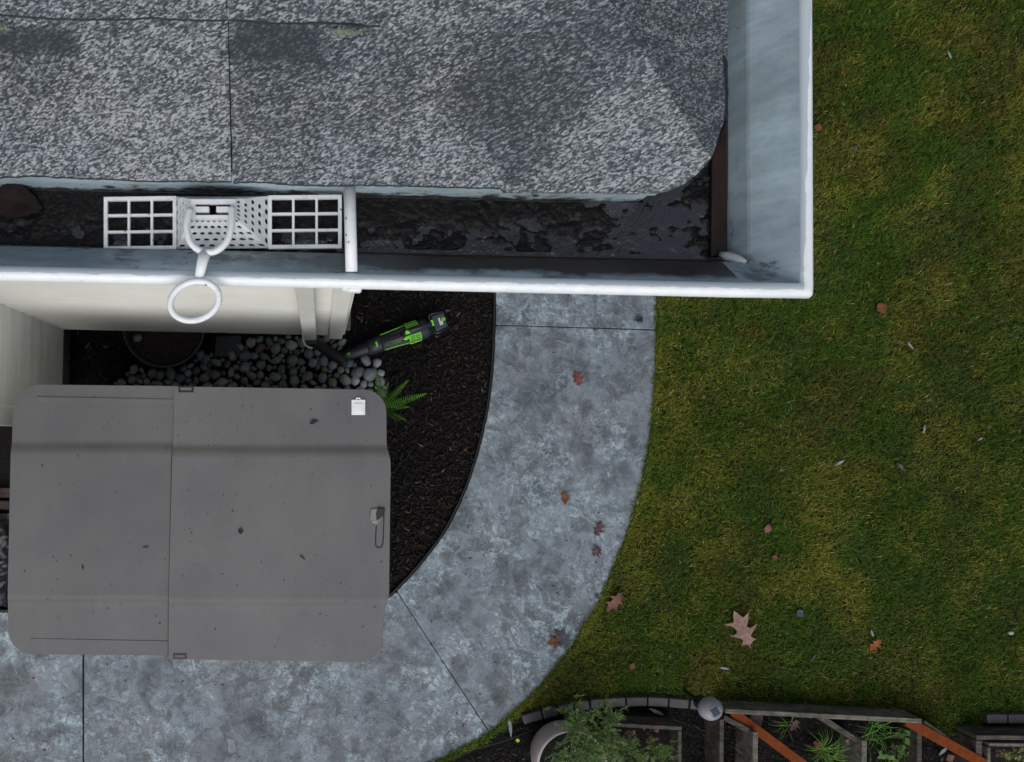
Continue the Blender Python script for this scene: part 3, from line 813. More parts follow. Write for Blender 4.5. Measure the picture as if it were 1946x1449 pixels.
for k in range(1, 16):
    a0 = 0.235 + 0.30 * k
    R.piece([capp(-0.17, a0), capp(0.17, a0), capp(0.17, a0 + 0.34), capp(-0.17, a0 + 0.34)], lambda x, y, k=k: 0.016 + 0.0005 * k, 0.004, fine=False)
# west wing slope (beyond the frame)
roof = R.build('roof', house)
wr = MB(); wr.add([(-1.32, -0.25, 3.235), (-1.32, 4.0, 3.235), (-4.4, 4.0, 4.5), (-4.4, -0.25, 4.5), (-1.32, -0.25, 3.255), (-1.32, 4.0, 3.255), (-4.4, 4.0, 4.52), (-4.4, -0.25, 4.52)],
   [(3, 2, 1, 0), (4, 5, 6, 7), (0, 1, 5, 4), (2, 3, 7, 6), (3, 0, 4, 7), (1, 2, 6, 5)])
wo = wr.build('roof', M['shingle'], house)
# moss on the lap of the second course
ms = MB()
for i in range(70):
    q = P(rnd.triangular(622, 696, 655), rnd.gauss(60, 1.8), 3.337); ms.lathe([(0.0, 0.002), (0.0012, 0.0016), (0.002, -0.002)], q, 6)
ms.build('moss', M['moss'], roof, smooth=True); ms = MB()
for i in range(20):
    q = P(rnd.uniform(-5, 12), rnd.gauss(50, 2), 3.336); ms.lathe([(0.0, 0.002), (0.0012, 0.0016), (0.002, -0.002)], q, 6)
ms.build('moss', M['moss'], roof, smooth=True)

# ---------------------------------------------------------------- what lies in the gutter
WAT_Z = 3.153
def gutter_area(o0, o1):
    pass
w = MB()
xw = XB + 0.0865
w.add([(-1.3, YB - 0.0855, WAT_Z), (xw - 0.002, YB - 0.0855, WAT_Z), (xw - 0.002, 0.9, WAT_Z - 0.0), (XB - 0.041, 0.9, WAT_Z), (XB - 0.041, YB - 0.001, WAT_Z), (-1.3, YB - 0.001, WAT_Z)], [(0, 1, 2, 3, 4, 5)])
kind_structure(w.build('water', M['water']))
def make_muck():
    nx, ny = 640, 90
    x = np.linspace(-0.75, xw - 0.003, nx); y = np.linspace(YB - 0.0845, YB + 0.14, ny)
    X, Y = np.meshgrid(x, y, indexing='ij')
    n = fbm(X * 0.8 + Y * 0.3, Y * 1.5 - X * 0.25, 40, 5, 4) + 0.42 * (fbm(X + 0.5 * Y, Y * 1.6, 120, 15, 3) - 0.5)
    big = fbm(X, Y, 9, 25, 2)
    wet = np.clip((X - P2(690, 440, WAT_Z)[0]) / 0.40, 0, 1) ** 0.7            # water stands towards the corner, mud to the west
    back = np.clip((Y - (YB - 0.055)) / 0.03, 0, 1) * np.clip((XB - 0.06 - X) / 0.09, 0, 1)
    lvl = 0.64 - wet * 0.30 + 0.55 * back * (1 - 0.35 * wet) + 0.22 * (big - 0.5)
    lvl = lvl + np.clip((X - P2(1290, 440, WAT_Z)[0]) / 0.015, 0, 1) * 0.20
    edge = (X > xw - 0.030) | ((Y < YB - 0.078) & (X > 0.02))
    Z = WAT_Z + np.clip((n - (1 - lvl)) * 0.012, -0.003, 0.0035)
    Z = np.where(edge, WAT_Z - 0.004, Z)
    V = np.stack([X, Y, Z], -1).reshape(-1, 3)
    I = np.arange(nx * ny).reshape(nx, ny)
    F = np.stack([I[:-1, :-1], I[1:, :-1], I[1:, 1:], I[:-1, 1:]], -1).reshape(-1, 4)
    keep = (V[F[:, 2], 1] < YB - 0.0015) | (V[F[:, 0], 0] > XB - 0.0405)
    F = F[keep]
    o = fast_mesh('gutter_muck', V, F.ravel(), np.full(len(F), 4), M['muck'], smooth=True)
    tag(o, 'black wet leaf muck lying along the bottom of the gutter', 'muck', kind='stuff')
make_muck()
r_ = MB()
r_.prism([P2(a, b, 3.158) for a, b in [(1352, 300), (1380, 225), (1382, 487), (1350, 487)]], WAT_Z + 0.001, WAT_Z + 0.007)
r_.prism([P2(a, b, 3.158) for a, b in [(640, 478), (1000, 487), (1372, 494), (1384, 500), (1376, 506), (1000, 496), (640, 487)]], WAT_Z + 0.001, WAT_Z + 0.006)
tag(r_.build('rust_sediment', M['rust'], bevel=0.002), 'reddish brown sediment along the wet edge of the gutter corner', 'sediment', kind='stuff')

# gutter strainer: basket, two grids, pull loop and ring
gs = thing('gutter_strainer', P(425, 430, 3.165), 'white plastic downspout strainer with grid wings and pull ring in the gutter', 'strainer')
HG = 3.176
def grid(x0, y0, x1, y1, nc, nr, skew):
    m = MB(); wo_, wi = 0.0052, 0.0034
    for i in range(nc + 1):
        x = x0 + (x1 - x0) * i / nc; w = wo_ if i in (0, nc) else wi; dy = skew * (x - x0)
        m.plank(P2(x, y0 + dy - 2, HG), P2(x, y1 + dy + 2, HG), w, HG - 0.004, HG + (0.0010 if i in (0, nc) else 0.0))
    for j in range(nr + 1):
        y = y0 + (y1 - y0) * j / nr; w = wo_ if j in (0, nr) else wi
        m.plank(P2(x0 - 3, y, HG), P2(x1 + 3, y + skew * (x1 - x0), HG), w, HG - 0.0035, HG + (0.0018 if j in (0, nr) else 0.0008))
    return m
grid(201, 379, 332, 473, 3, 3, -0.014).build('grid_panel', M['plastic_white'], gs)
grid(513, 376, 646, 470, 3, 3, -0.010).build('grid_panel', M['plastic_white'], gs)
BZ0, BZ1 = 3.170, 3.228
base4 = [P(334, 376, BZ0), P(513, 375, BZ0), P(513, 472, BZ0), P(334, 474, BZ0)]
top4 = [P(362, 381, BZ1), P(447, 381, BZ1), P(447, 414, BZ1), P(362, 414, BZ1)]
bk = MB()
def holed(a, b, c, d, nu, nv, hu=0.62, hv=0.5, brick=True):
    """quad a-b-c-d (b-a along u, d-a along v) pierced by rows of oval holes"""
    q = lambda u, v: (a * (1 - u) + b * u) * (1 - v) + (d * (1 - u) + c * u) * v
    for j in range(nv):
        offs = 0.5 if (brick and j % 2) else 0.0
        edges = [0.0] + [(i + offs) / nu for i in range(0 if offs else 1, nu)] + [1.0]
        for i in range(len(edges) - 1):
            u0, u1 = edges[i], edges[i + 1]; v0, v1 = j / nv, (j + 1) / nv
            ring = [(u0, v0), ((u0 + u1) / 2, v0), (u1, v0), (u1, (v0 + v1) / 2), (u1, v1), ((u0 + u1) / 2, v1), (u0, v1), (u0, (v0 + v1) / 2)]
            vs = [q(*r) for r in ring]
            if u1 - u0 < 0.9 / nu: bk.add(vs, [tuple(range(8))]); continue
            cu, cv = (u0 + u1) / 2, (v0 + v1) / 2; ru, rv = (u1 - u0) / 2 * hu, (v1 - v0) / 2 * hv
            for k in range(8):
                an = math.radians(225 + 45 * k); vs.append(q(cu + ru * math.cos(an) * (1.0 if k % 2 else 1.1), cv + rv * math.sin(an) * (1.0 if k % 2 else 1.1)))
            bk.add(vs, [(k, (k + 1) % 8, 8 + (k + 1) % 8, 8 + k) for k in range(8)])
holed(base4[3], base4[2], top4[2], top4[3], 9, 5)
holed(base4[2], base4[1], top4[1], top4[2], 5, 5)
holed(base4[0], base4[3], top4[3], top4[0], 5, 5)
bk.add([base4[0], base4[1], top4[1], top4[0]], [(0, 1, 2, 3)])
# top plate as a frame with the H-shaped slot
def barpx(x0, y0, x1, y1, z0, z1): bk.prism([P2(x0, y0, z1), P2(x1, y0, z1), P2(x1, y1, z1), P2(x0, y1, z1)], z0, z1)
barpx(362, 379, 447, 387, BZ1 - 0.004, BZ1 + 0.003); barpx(362, 409, 447, 417, BZ1 - 0.004, BZ1 + 0.003)
barpx(362, 387.2, 371, 408.8, BZ1 - 0.004, BZ1 + 0.0028); barpx(438, 387.2, 447, 408.8, BZ1 - 0.004, BZ1 + 0.0028)
barpx(371.5, 393, 397, 403, BZ1 - 0.004, BZ1 + 0.0024); barpx(411, 393, 437.5, 403, BZ1 - 0.004, BZ1 + 0.0024)
so_ = bk.build('basket', M['plastic_white'], gs)
md = so_.modifiers.new('solid', 'SOLIDIFY'); md.thickness = 0.0015
U = spline([P(361, 398, 3.236), P(355, 430, 3.243), P(362, 460, 3.246), P(379, 476, 3.247), P(396, 480, 3.248), P(416, 474, 3.247), P(433, 455, 3.246), P(440, 425, 3.243), P(441, 395, 3.236)], 5)
m = MB(); m.tube(U, 0.0048, 10); m.tube([P(390, 478, 3.248), P(384, 500, 3.251), P(378, 530, 3.251)], [0.0085, 0.0075, 0.0062], 10, flat=0.55)
m.build('pull_loop', M['plastic_white'], gs, smooth=True)
rc = P(370, 572, 3.249); pts = []
for i in range(40):
    a = 2 * math.pi * i / 40; pts.append(P(370 + 46 * math.cos(a) + 5 * math.sin(a), 572 - 37.5 * math.sin(a) - 2 * math.cos(a), 3.249 + 0.004 * math.sin(a)))
m = MB(); m.tube(pts, 0.0046, 10, closed=True); m.build('ring', M['plastic_white'], gs, smooth=True)

# ---------------------------------------------------------------- storage box
LZ = 1.15
sb = thing('storage_box', (-0.5, -0.37, 0.0), 'taupe resin garden storage box with two part sliding lid', 'storage box')
body_poly = [P2(34, 760, LZ - 0.10), P2(716, 770, LZ - 0.10), P2(716, 1235, LZ - 0.10), P2(30, 1225, LZ - 0.10)]
m = MB(); m.prism(body_poly, 0.0, LZ - 0.055); m.build('body', M['lid'], sb, bevel=0.03, seg=4)
def lid_profile(py):
    """height of the lid over the photo's vertical: raised middle, falling ends"""
    z = 0.0
    if py < 841: z = -0.011 - 0.006 * (841 - py) / 105
    elif py < 861: z = -0.011 * (1 - (py - 841) / 20)
    elif py < 1133: z = 0.0
    elif py < 1152: z = -0.006 * (py - 1133) / 19
    else: z = -0.006 - 0.012 * (py - 1152) / 105
    return z
def lid_part(name, outline, z0, th, shift, mat='lid'):
    """outline in photo pixels at lid height"""
    bm = bmesh.new(); vs = [bm.verts.new((a, b, 0)) for a, b in outline]; bm.faces.new(vs)
    def cut(v, ax):
        g = bm.verts[:] + bm.edges[:] + bm.faces[:]
        bmesh.ops.bisect_plane(bm, geom=g, plane_co=(v, v, 0), plane_no=(1, 0, 0) if ax == 0 else (0, 1, 0), dist=1e-4)
    for v in list(range(740, 836, 16)) + [836, 840, 845, 849, 853, 857, 861, 866, 872] + list(range(890, 1120, 24)) + [1128, 1133, 1137, 1140, 1143, 1146, 1150, 1156] + list(range(1170, 1250, 16)): cut(v + shift, 1)
    xs = [p[0] for p in outline]
    for i in range(1, 12): cut(min(xs) + (max(xs) - min(xs)) * i / 12, 0)
    cr = {}
    lay = bm.verts.layers.float.new('crease_v')
    for v in bm.verts:
        px, py = v.co.x, v.co.y; e = min(abs(v.co.y - q) for q in (v.co.y,))
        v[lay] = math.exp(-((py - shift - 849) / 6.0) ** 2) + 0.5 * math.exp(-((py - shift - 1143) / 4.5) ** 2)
        q = P(px, py, LZ); v.co = (q.x, q.y, z0 + lid_profile(py - shift))
    bmesh.ops.recalc_face_normals(bm, faces=bm.faces[:])
    if sum(f.normal.z for f in bm.faces) < 0: bmesh.ops.reverse_faces(bm, faces=bm.faces[:])
    be = [e for e in bm.edges if e.is_boundary]
    cx = sum(v.co.x for v in bm.verts) / len(bm.verts); cy = sum(v.co.y for v in bm.verts) / len(bm.verts)
    for (dz, ex) in ((0.006, 1.003), (th, 1.003)):
        r = bmesh.ops.extrude_edge_only(bm, edges=be); be = [q for q in r['geom'] if isinstance(q, bmesh.types.BMEdge) and q.is_boundary]
        for q in r['geom']:
            if isinstance(q, bmesh.types.BMVert): q.co.z -= dz; q.co.x = cx + (q.co.x - cx) * ex; q.co.y = cy + (q.co.y - cy) * ex
    vals = [v[lay] for v in bm.verts]; me = bpy.data.meshes.new(name); 
    for f in bm.faces: f.smooth = True
    bm.to_mesh(me); bm.free()
    at = me.color_attributes.new('crease', 'FLOAT_COLOR', 'POINT'); at.data.foreach_set('color', [c for v in vals for c in (v, v, v, 1)])
    me.materials.append(M[mat]); me.set_sharp_from_angle(angle=math.radians(40))
    return link(name, me, sb)
def rc_px(cx, cy, r, a0, a1, n=8): return [(cx + r * math.cos(math.radians(a0 + (a1 - a0) * i / n)), cy + r * math.sin(math.radians(a0 + (a1 - a0) * i / n))) for i in range(n + 1)]
left = rc_px(72, 781, 50, 180, 270) + [(332, 734), (330, 860), (322, 1135), (322, 1249)] + rc_px(60, 1199, 47, 95, 180)
right = [(331, 735), (690, 741)] + rc_px(692, 783, 42, 270, 360) + [(734.5, 845), (735.5, 852), (738, 862), (740.5, 872), (741.5, 885), (740, 1000), (738.5, 1130), (735, 1142), (730, 1160)] + [(726, 1215)] + rc_px(683, 1216, 43, 0, 90) + [(320, 1253), (322, 1140), (329, 860)]
lid_part('rear_lid', left, LZ, 0.045, 0)
rl = lid_part('sliding_lid', right, LZ + 0.016, 0.055, 5, 'lid2')
for (a, b, c_, dd) in ((339, 734, 368, 746), (329, 1242, 355, 1253)):
    m = MB(); z = LZ + 0.016 + lid_profile(b); 
    m.prism([P2(a, b, LZ), P2(c_, b, LZ), P2(c_, dd, LZ), P2(a, dd, LZ)], z - 0.02, z + 0.0022)
    o = m.build('hinge_slot', M['plastic_black'], rl)
    m = MB(); m.prism([P2(a + 4, b + 3, LZ), P2(c_ - 4, b + 3, LZ), P2(c_ - 4, dd - 4, LZ), P2(a + 4, dd - 4, LZ)], z, z + 0.0042); m.build('hinge_pin', M['lid'], o)
for (a, b, c_, dd, hh) in ((68, 754, 330, 763, 0.004), (55, 1215, 322, 1218, 0.002)):
    z = LZ + lid_profile((b + dd) / 2)
    m = MB(); m.prism([P2(a, b, LZ), P2(c_, b + 5, LZ), P2(c_, dd + 5, LZ), P2(a, dd, LZ)], z - 0.01, z + hh); m.build('guide_rail', M['lid'], sb, bevel=0.0015)
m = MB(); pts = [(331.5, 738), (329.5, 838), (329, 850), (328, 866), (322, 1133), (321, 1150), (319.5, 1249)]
m.tube([P(a - 0.6, b, LZ) + Vector((0, 0, lid_profile(b - 3) + 0.0015)) for a, b in pts], 0.0035, 6); m.build('seam_shadow_strip', M['seam_shadow'], sb, smooth=True)  # added dark strip standing in for the contact shadow under the sliding lid's edge
# latch: pocket, slot, metal hasp
lz = LZ + 0.016
m = MB()
m.tube(spline([P(715, 1000, lz), P(714, 1035, lz + 0.001), P(720, 1041, lz + 0.001), P(727, 1035, lz + 0.001), P(729, 1000, lz), P(729.5, 972, lz)], 5), 0.0026, 6)
la = m.build('latch', M['darker'], rl, smooth=True)
m = MB(); m.prism([P2(a, b, LZ) for a, b in [(704, 967), (724, 964), (730, 970), (726, 985), (716, 995), (706, 992), (702, 982)]], lz - 0.004, lz + 0.005); m.build('hasp', M['chrome'], la, bevel=0.002)
m = MB(); m.prism([P2(a, b, LZ) for a, b in [(717, 964), (731, 966), (729, 976), (722, 985), (715, 989), (714, 976)]], lz + 0.002, lz + 0.011); m.build('padlock', M['plastic_black'], la, bevel=0.003)
# white tag lying on the lid
zt = LZ + 0.016 + lid_profile(775)
tg = thing('plastic_tag', P(681, 774, zt), 'white square plastic tag with a hanging tab on the storage box lid', 'tag')
m = MB(); m.prism([P2(a, b, zt) for a, b in [(668, 760), (694, 760), (694, 789), (668, 789)]], zt - 0.003, zt + 0.006)
m.build('plate', M['plastic_white'], tg, bevel=0.0015)
m = MB(); m.prism([P2(a, b, zt) for a, b in [(671.5, 767), (690.5, 767), (690.5, 784), (671.5, 784)]], zt + 0.005, zt + 0.0085); m.build('face_panel', M['plastic_white'], tg, bevel=0.001)
m = MB(); m.tube([P(677, 760, zt + 0.002), P(677.5, 757, zt + 0.002), P(684, 757, zt + 0.002), P(684.5, 760, zt + 0.002)], 0.0035, 6); m.build('hanging_tab', M['plastic_white'], tg)

# ---------------------------------------------------------------- leaves
LEAF = dict(red=mat_leaf('leaf_red', (0.11, 0.034, 0.03), (0.19, 0.065, 0.05)), brown=mat_leaf('leaf_brown', (0.10, 0.038, 0.02), (0.18, 0.078, 0.04)),
    tan=mat_leaf('leaf_tan', (0.20, 0.125, 0.095), (0.31, 0.21, 0.165)), purple=mat_leaf('leaf_purple', (0.060, 0.036, 0.045), (0.11, 0.065, 0.07)),
    orange=mat_leaf('leaf_orange', (0.18, 0.055, 0.02), (0.26, 0.095, 0.035)), pale=mat_leaf('leaf_pale', (0.17, 0.18, 0.20), (0.29, 0.305, 0.33)),
    sodden=mat_leaf('leaf_sodden', (0.008, 0.0055, 0.0055), (0.024, 0.014, 0.013)), black=mat_leaf('leaf_black', (0.018, 0.017, 0.02), (0.045, 0.04, 0.042)), pink=mat_leaf('leaf_pink', (0.12, 0.055, 0.045), (0.20, 0.095, 0.08)),
    yellow=mat_leaf('leaf_yellow', (0.45, 0.42, 0.02), (0.6, 0.55, 0.04)), slate=mat_leaf('leaf_slate', (0.055, 0.057, 0.068), (0.095, 0.10, 0.12)))
OAK = [(0, .012), (.10, .014), (.15, .10), (.17, .20), (.22, .16), (.26, .11), (.32, .13), (.38, .24), (.50, .40), (.47, .27), (.47, .18), (.52, .14), (.60, .18), (.68, .26), (.80, .33), (.75, .19), (.74, .13), (.80, .11), (.88, .09), (1.0, 0.0)]
LANCE = [(0, .01), (.08, .03), (.25, .085), (.45, .11), (.65, .09), (.85, .045), (1, 0)]
OVAL = [(0, .015), (.12, .02), (.2, .14), (.35, .27), (.5, .32), (.65, .28), (.85, .14), (1, 0)]
def leaf(px0, py0, px1, py1, z, shape, col, label, curl=0.25, name='fallen_leaf', cat='leaf', group=None, wid=1.0, bend=0.0):
    """stem end and tip in photo pixels"""
    a, b = P(px0, py0, z), P(px1, py1, z); d = b - a; L = d.length; ang = math.atan2(d.y, d.x)
    r = random.Random(int(px0 * 7 + py0))
    bm = bmesh.new()
    up = [(x, w * wid * r.uniform(0.82, 1.12)) for x, w in shape]; dn = [(x + r.uniform(-.02, .02), -w * wid * r.uniform(0.82, 1.12)) for x, w in shape[1:-1]]
    vs = [bm.verts.new((x * L, (w + bend * math.sin(math.pi * x)) * L, 0)) for x, w in up + dn[::-1]]
    bm.faces.new(vs)
    g = lambda: bm.verts[:] + bm.edges[:] + bm.faces[:]
    for t in (.2, .4, .6, .8): bmesh.ops.bisect_plane(bm, geom=g(), plane_co=(t * L, 0, 0), plane_no=(1, 0, 0))
    bmesh.ops.bisect_plane(bm, geom=g(), plane_co=(0, 0, 0), plane_no=(0, 1, 0))
    bmesh.ops.triangulate(bm, faces=bm.faces[:])
    ph = r.uniform(0, 6)
    for v in bm.verts:
        t = v.co.x / L; w = (v.co.y / L - bend * math.sin(math.pi * t))
        v.co.z = L * (curl * w * w * 2.2 + curl * 0.12 * (1 + math.sin(5 * t + ph)) + 0.02) 
    bmesh.ops.recalc_face_normals(bm, faces=bm.faces[:])
    me = bpy.data.meshes.new(name); bm.to_mesh(me); bm.free(); me.materials.append(LEAF[col])
    o = bpy.data.objects.new(name, me); SC.collection.objects.link(o); o.location = a; o.rotation_euler = (0, 0, ang)
    md = o.modifiers.new('solid', 'SOLIDIFY'); md.thickness = 0.0007
    return tag(o, label, cat, group)
PZ, GZ = PATH_Z + 0.002, 0.034
GP, GL = 'fallen leaves on the path', 'fallen leaves on the lawn'
leaf(1103, 736, 1092, 705, PZ, OAK, 'red', 'red oak leaf on the path, nearest to the house', 0.25, group=GP, wid=1.1)
leaf(1072, 932, 1074, 960, PZ, OVAL, 'brown', 'orange brown oval leaf lying mid path', 0.25, group=GP, wid=0.85)
leaf(1131, 1021, 1143, 990, PZ, OAK, 'purple', 'purple brown oak leaf with dark stalk near the outer path edge', 0.25, group=GP, wid=1.0)
leaf(1141, 1040, 1126, 1056, PZ, OAK, 'purple', 'small crumpled purple leaf on the path just below a larger oak leaf', 0.45, group=GP, wid=1.5)
leaf(1083, 1232, 1054, 1196, PZ, OAK, 'slate', 'dark slate leaf overlapping a rusty leaf at the lawn edge of the path', 0.3, group=GP, wid=1.0)
leaf(1076, 1210, 1040, 1224, PZ - .001, OAK, 'brown', 'rusty brown leaf half under a dark leaf on the path', 0.25, group=GP, wid=1.15)
leaf(1222, 605, 1206, 609, PZ, OAK, 'black', 'small black shrivelled leaf on the path near the upper joint', 0.5, group=GP, wid=1.4)
leaf(1132, 1126, 1137, 1140, PZ, OVAL, 'slate', 'tiny grey green leaf at the path edge beside a pinkish leaf', 0.2, group=GP)
leaf(1182, 1123, 1152, 1162, GZ, OAK, 'pink', 'pinkish brown curled leaf on grass beside the path', 0.5, group=GL, wid=0.9)
leaf(1426, 1232, 1393, 1160, GZ + .004, OAK, 'tan', 'large tan oak leaf lying on the lawn', 0.12, group=GL, wid=0.98)
leaf(1673, 1214, 1652, 1237, GZ, OAK, 'orange', 'small bright orange leaf on the lawn beside a pale sliver', 0.25, group=GL, wid=1.1)
leaf(1195, 1262, 1206, 1271, GZ, OVAL, 'brown', 'small rusty leaf on grass just above the edging bricks', 0.3, group=GL, wid=1.5)
leaf(1664, 592, 1684, 580, GZ, OVAL, 'brown', 'reddish brown leaf on the lawn right of the gutter corner', 0.2, group=GL, wid=1.6)
leaf(1550, 251, 1557, 236, GZ, OVAL, 'brown', 'small reddish leaf on the lawn close beside the upper gutter', 0.2, group=GL, wid=1.5)
leaf(1454, 1016, 1460, 995, GZ - .004, OVAL, 'pink', 'dull pinkish leaf sunk in grass above the large tan leaf', 0.4, group=GL)
leaf(1467, 1066, 1475, 1055, GZ - .004, OVAL, 'red', 'tiny dark red leaf in the grass below a dull pinkish leaf', 0.3, group=GL, wid=1.3)
leaf(1512, 1172, 1526, 1160, GZ - .006, OVAL, 'slate', 'dull grey leaf sunk in grass right of the large tan leaf', 0.3, group=GL, wid=1.4)
GS = 'pale slivers on the lawn'
leaf(1801, 97, 1807, 113, GZ, LANCE, 'pale', 'pale narrow leaf on the lawn, nearest to the top of the photo', 0.2, group=GS, wid=1.3)
leaf(1724, 650, 1736, 665, GZ, LANCE, 'pale', 'pale narrow leaf on the lawn below the reddish brown leaf', 0.2, group=GS, wid=1.0)
leaf(1757, 808, 1755, 826, GZ, LANCE, 'pale', 'pale upright narrow leaf in the mid right of the lawn', 0.2, group=GS, wid=1.0)
leaf(1587, 885, 1604, 875, GZ, LANCE, 'pale', 'pale twisted narrow leaf in the middle of the lawn', 0.3, group=GS, wid=1.4)
leaf(1857, 838, 1868, 832, GZ, LANCE, 'pale', 'short pale leaf at the right of the lawn', 0.2, group=GS, wid=1.3)
leaf(1704, 880, 1717, 894, GZ - .004, LANCE, 'slate', 'bluish grey leaf sunk in the grass right of the twisted pale leaf', 0.3, group=GS, wid=1.8)
leaf(1366, 1269, 1386, 1272, GZ, LANCE, 'pale', 'pale horizontal narrow leaf below the large tan leaf', 0.2, group=GS, wid=1.1)
leaf(1655, 1196, 1659, 1211, GZ + .003, LANCE, 'pale', 'pale upright narrow leaf touching the bright orange leaf', 0.2, group=GS, wid=1.3)
leaf(1540, 1257, 1550, 1245, GZ - .003, LANCE, 'slate', 'grey narrow leaf on grass between the tan and orange leaves', 0.2, group=GS, wid=1.2)
leaf(1462, 598, 1471, 594, GZ - .003, LANCE, 'slate', 'small grey leaf on grass under the gutter corner', 0.2, group=GS, wid=1.8)
leaf(1620, 282, 1630, 288, GZ - .003, OVAL, 'slate', 'crumpled grey brown leaf on grass beside the upper gutter', 0.4, group=GS, wid=1.3)
leaf(964, 1360, 970, 1402, 0.03, LANCE, 'pale', 'long grey white leaf between the path and the edging bricks', 0.25, group=GS, wid=0.75, bend=0.05)
leaf(1232, 1346, 1262, 1359, 0.03, LANCE, 'pale', 'long grey white leaf on soil below the curved edging bricks', 0.25, group=GS, wid=0.9)
leaf(1784, 1436, 1800, 1418, 0.03, LANCE, 'pale', 'pale grey leaf on soil beside the orange plank at right', 0.25, group=GS, wid=1.3)
leaf(979, 1406, 988, 1409, 0.02, OVAL, 'yellow', 'tiny bright yellow leaf on dark soil left of the pale pot', 0.2, wid=1.3)
leaf(880, 859, 889, 849, 0.03, LANCE, 'brown', 'small orange brown leaf on the bark mulch by the path curve', 0.3, wid=0.8)
lidz = LZ + 0.018
leaf(588, 806, 606, 800, lidz + lid_profile(803) , LANCE, 'black', 'curled black leaf on the storage box lid', 0.5, wid=1.9, bend=0.1)
leaf(451, 1008, 463, 1011, lidz, OVAL, 'black', 'small dark leaf in the middle of the storage box lid', 0.4, wid=1.2)
leaf(569, 1055, 580, 1064, lidz, LANCE, 'black', 'thin dark twig bit on the lower sliding lid', 0.3, wid=1.0)
leaf(666, 850, 678, 853, lidz - 0.015, LANCE, 'black', 'small dark leaf scrap in the crease of the sliding lid', 0.3, wid=1.5)
leaf(156, 1073, 158, 1084, LZ + 0.002, LANCE, 'black', 'short dark twig bit on the rear lid', 0.3, wid=1.2)
leaf(270, 1041, 284, 1039, LZ + 0.002, LANCE, 'black', 'thin dark twig bit on the rear lid near the seam', 0.3, wid=0.8)
leaf(-30, 372, 82, 398, 3.160, OVAL, 'sodden', 'sodden dark brown leaf lying in the gutter', 0.25, wid=1.0)
# crumbs of bark and leaf scattered over path and lid
def crumbs():
    m = MB(); r = random.Random(4)
    po = [(p.x, p.y) for p in outer] + [(p.x, p.y) for p in reversed(inner)]
    for i in range(300):
        px, py = r.uniform(0, 1246), r.uniform(560, 1449); q = P(px, py, PATH_Z)
        if not in_poly(np.array([q.x]), np.array([q.y]), po)[0]: continue
        s = r.uniform(0.0025, 0.006); a = r.uniform(0, 3.14); m.box((q.x, q.y, PATH_Z + 0.0015), (s * r.uniform(1, 3.2), s, 0.003), a)
    return m
tag(crumbs().build('bark_crumbs', simple('dark_crumb', (0.03, 0.027, 0.026), 0.8, 0.4, 200)), 'tiny dark crumbs of bark scattered over the concrete path', 'crumbs', kind='stuff')
def lid_crumbs():
    m = MB(); r = random.Random(9)
    for i in range(70):
        px, py = r.uniform(40, 728), r.uniform(750, 1240); zz = LZ + (0.016 if px > 335 else 0) + lid_profile(py - (5 if px > 335 else 0))
        if r.random() > 1.2 - py / 1500: continue
        q = P(px, py, zz); s = r.uniform(0.002, 0.005); m.box((q.x, q.y, zz + 0.001), (s * r.uniform(1, 2.2), s, 0.002), r.uniform(0, 3))
    return m
tag(lid_crumbs().build('lid_crumbs', simple('lid_crumb', (0.03, 0.028, 0.03), 0.8, 0.4, 200)), 'tiny dark specks of debris scattered over the storage box lid', 'crumbs', kind='stuff')

# ---------------------------------------------------------------- river rocks
RM = dict(grey=mat_rock('rock_grey', (0.115, 0.128, 0.122), (0.26, 0.275, 0.262)), blue=mat_rock('rock_blue_grey', (0.11, 0.13, 0.14), (0.225, 0.255, 0.265)),
          tan=mat_rock('rock_tan', (0.16, 0.15, 0.115), (0.24, 0.225, 0.18)), red=mat_rock('rock_reddish', (0.125, 0.085, 0.075), (0.17, 0.12, 0.105)), pale=mat_rock('rock_pale', (0.30, 0.31, 0.31), (0.38, 0.39, 0.385)))
RL = dict(grey='smooth grey river rock in the rock bed beside the storage box', blue='smooth blue grey river rock in the rock bed beside the storage box',
          tan='smooth tan river rock among greyer ones beside the storage box', red='smooth reddish river rock among greyer ones beside the storage box', pale='smooth pale river rock among darker ones beside the storage box')
def rock_mesh(seed):
    r = random.Random(seed); bm = bmesh.new(); bmesh.ops.create_icosphere(bm, subdivisions=3, radius=1.0)
    ax = (1.0, r.uniform(0.68, 0.95), r.uniform(0.5, 0.7)); o = Vector((r.uniform(0, 50),) * 3)
    for v in bm.verts:
        n = mnoise.noise(v.co * 0.9 + o) + 0.45 * mnoise.noise(v.co * 1.9 + o); d = v.co * (1 + 0.27 * n); v.co = Vector((d.x * ax[0], d.y * ax[1], d.z * ax[2]))
    for f in bm.faces: f.smooth = True
    me = bpy.data.meshes.new('river_rock'); bm.to_mesh(me); bm.free(); return me, ax
protos = [rock_mesh(i) for i in range(14)]
ROCKM = {(i, k): None for i in range(14) for k in RM}
def rock(px, py, rpx, kind, rz=None, i=None, z=None, label=None):
    i = rnd.randrange(14) if i is None else i
    if ROCKM[(i, kind)] is None:
        me = protos[i][0].copy(); me.materials.append(RM[kind]); ROCKM[(i, kind)] = me
    o = bpy.data.objects.new('river_rock', ROCKM[(i, kind)]); SC.collection.objects.link(o)
    r = rpx / 322.0; zc = r * protos[i][1][2] * 0.75 if z is None else z
    o.location = P(px, py, 0.03); o.location.z = zc + 0.004; o.scale = (r, r, r)
    o.rotation_euler = (rnd.uniform(-.12, .12), rnd.uniform(-.12, .12), rnd.uniform(0, 6.28) if rz is None else rz)
    return tag(o, label or RL[kind], 'rock', 'river rocks in the bed beside the storage box')
placed = []
def put(px, py, r, kind, **kw): rock(px, py, r, kind, **kw); placed.append((px, py, r))
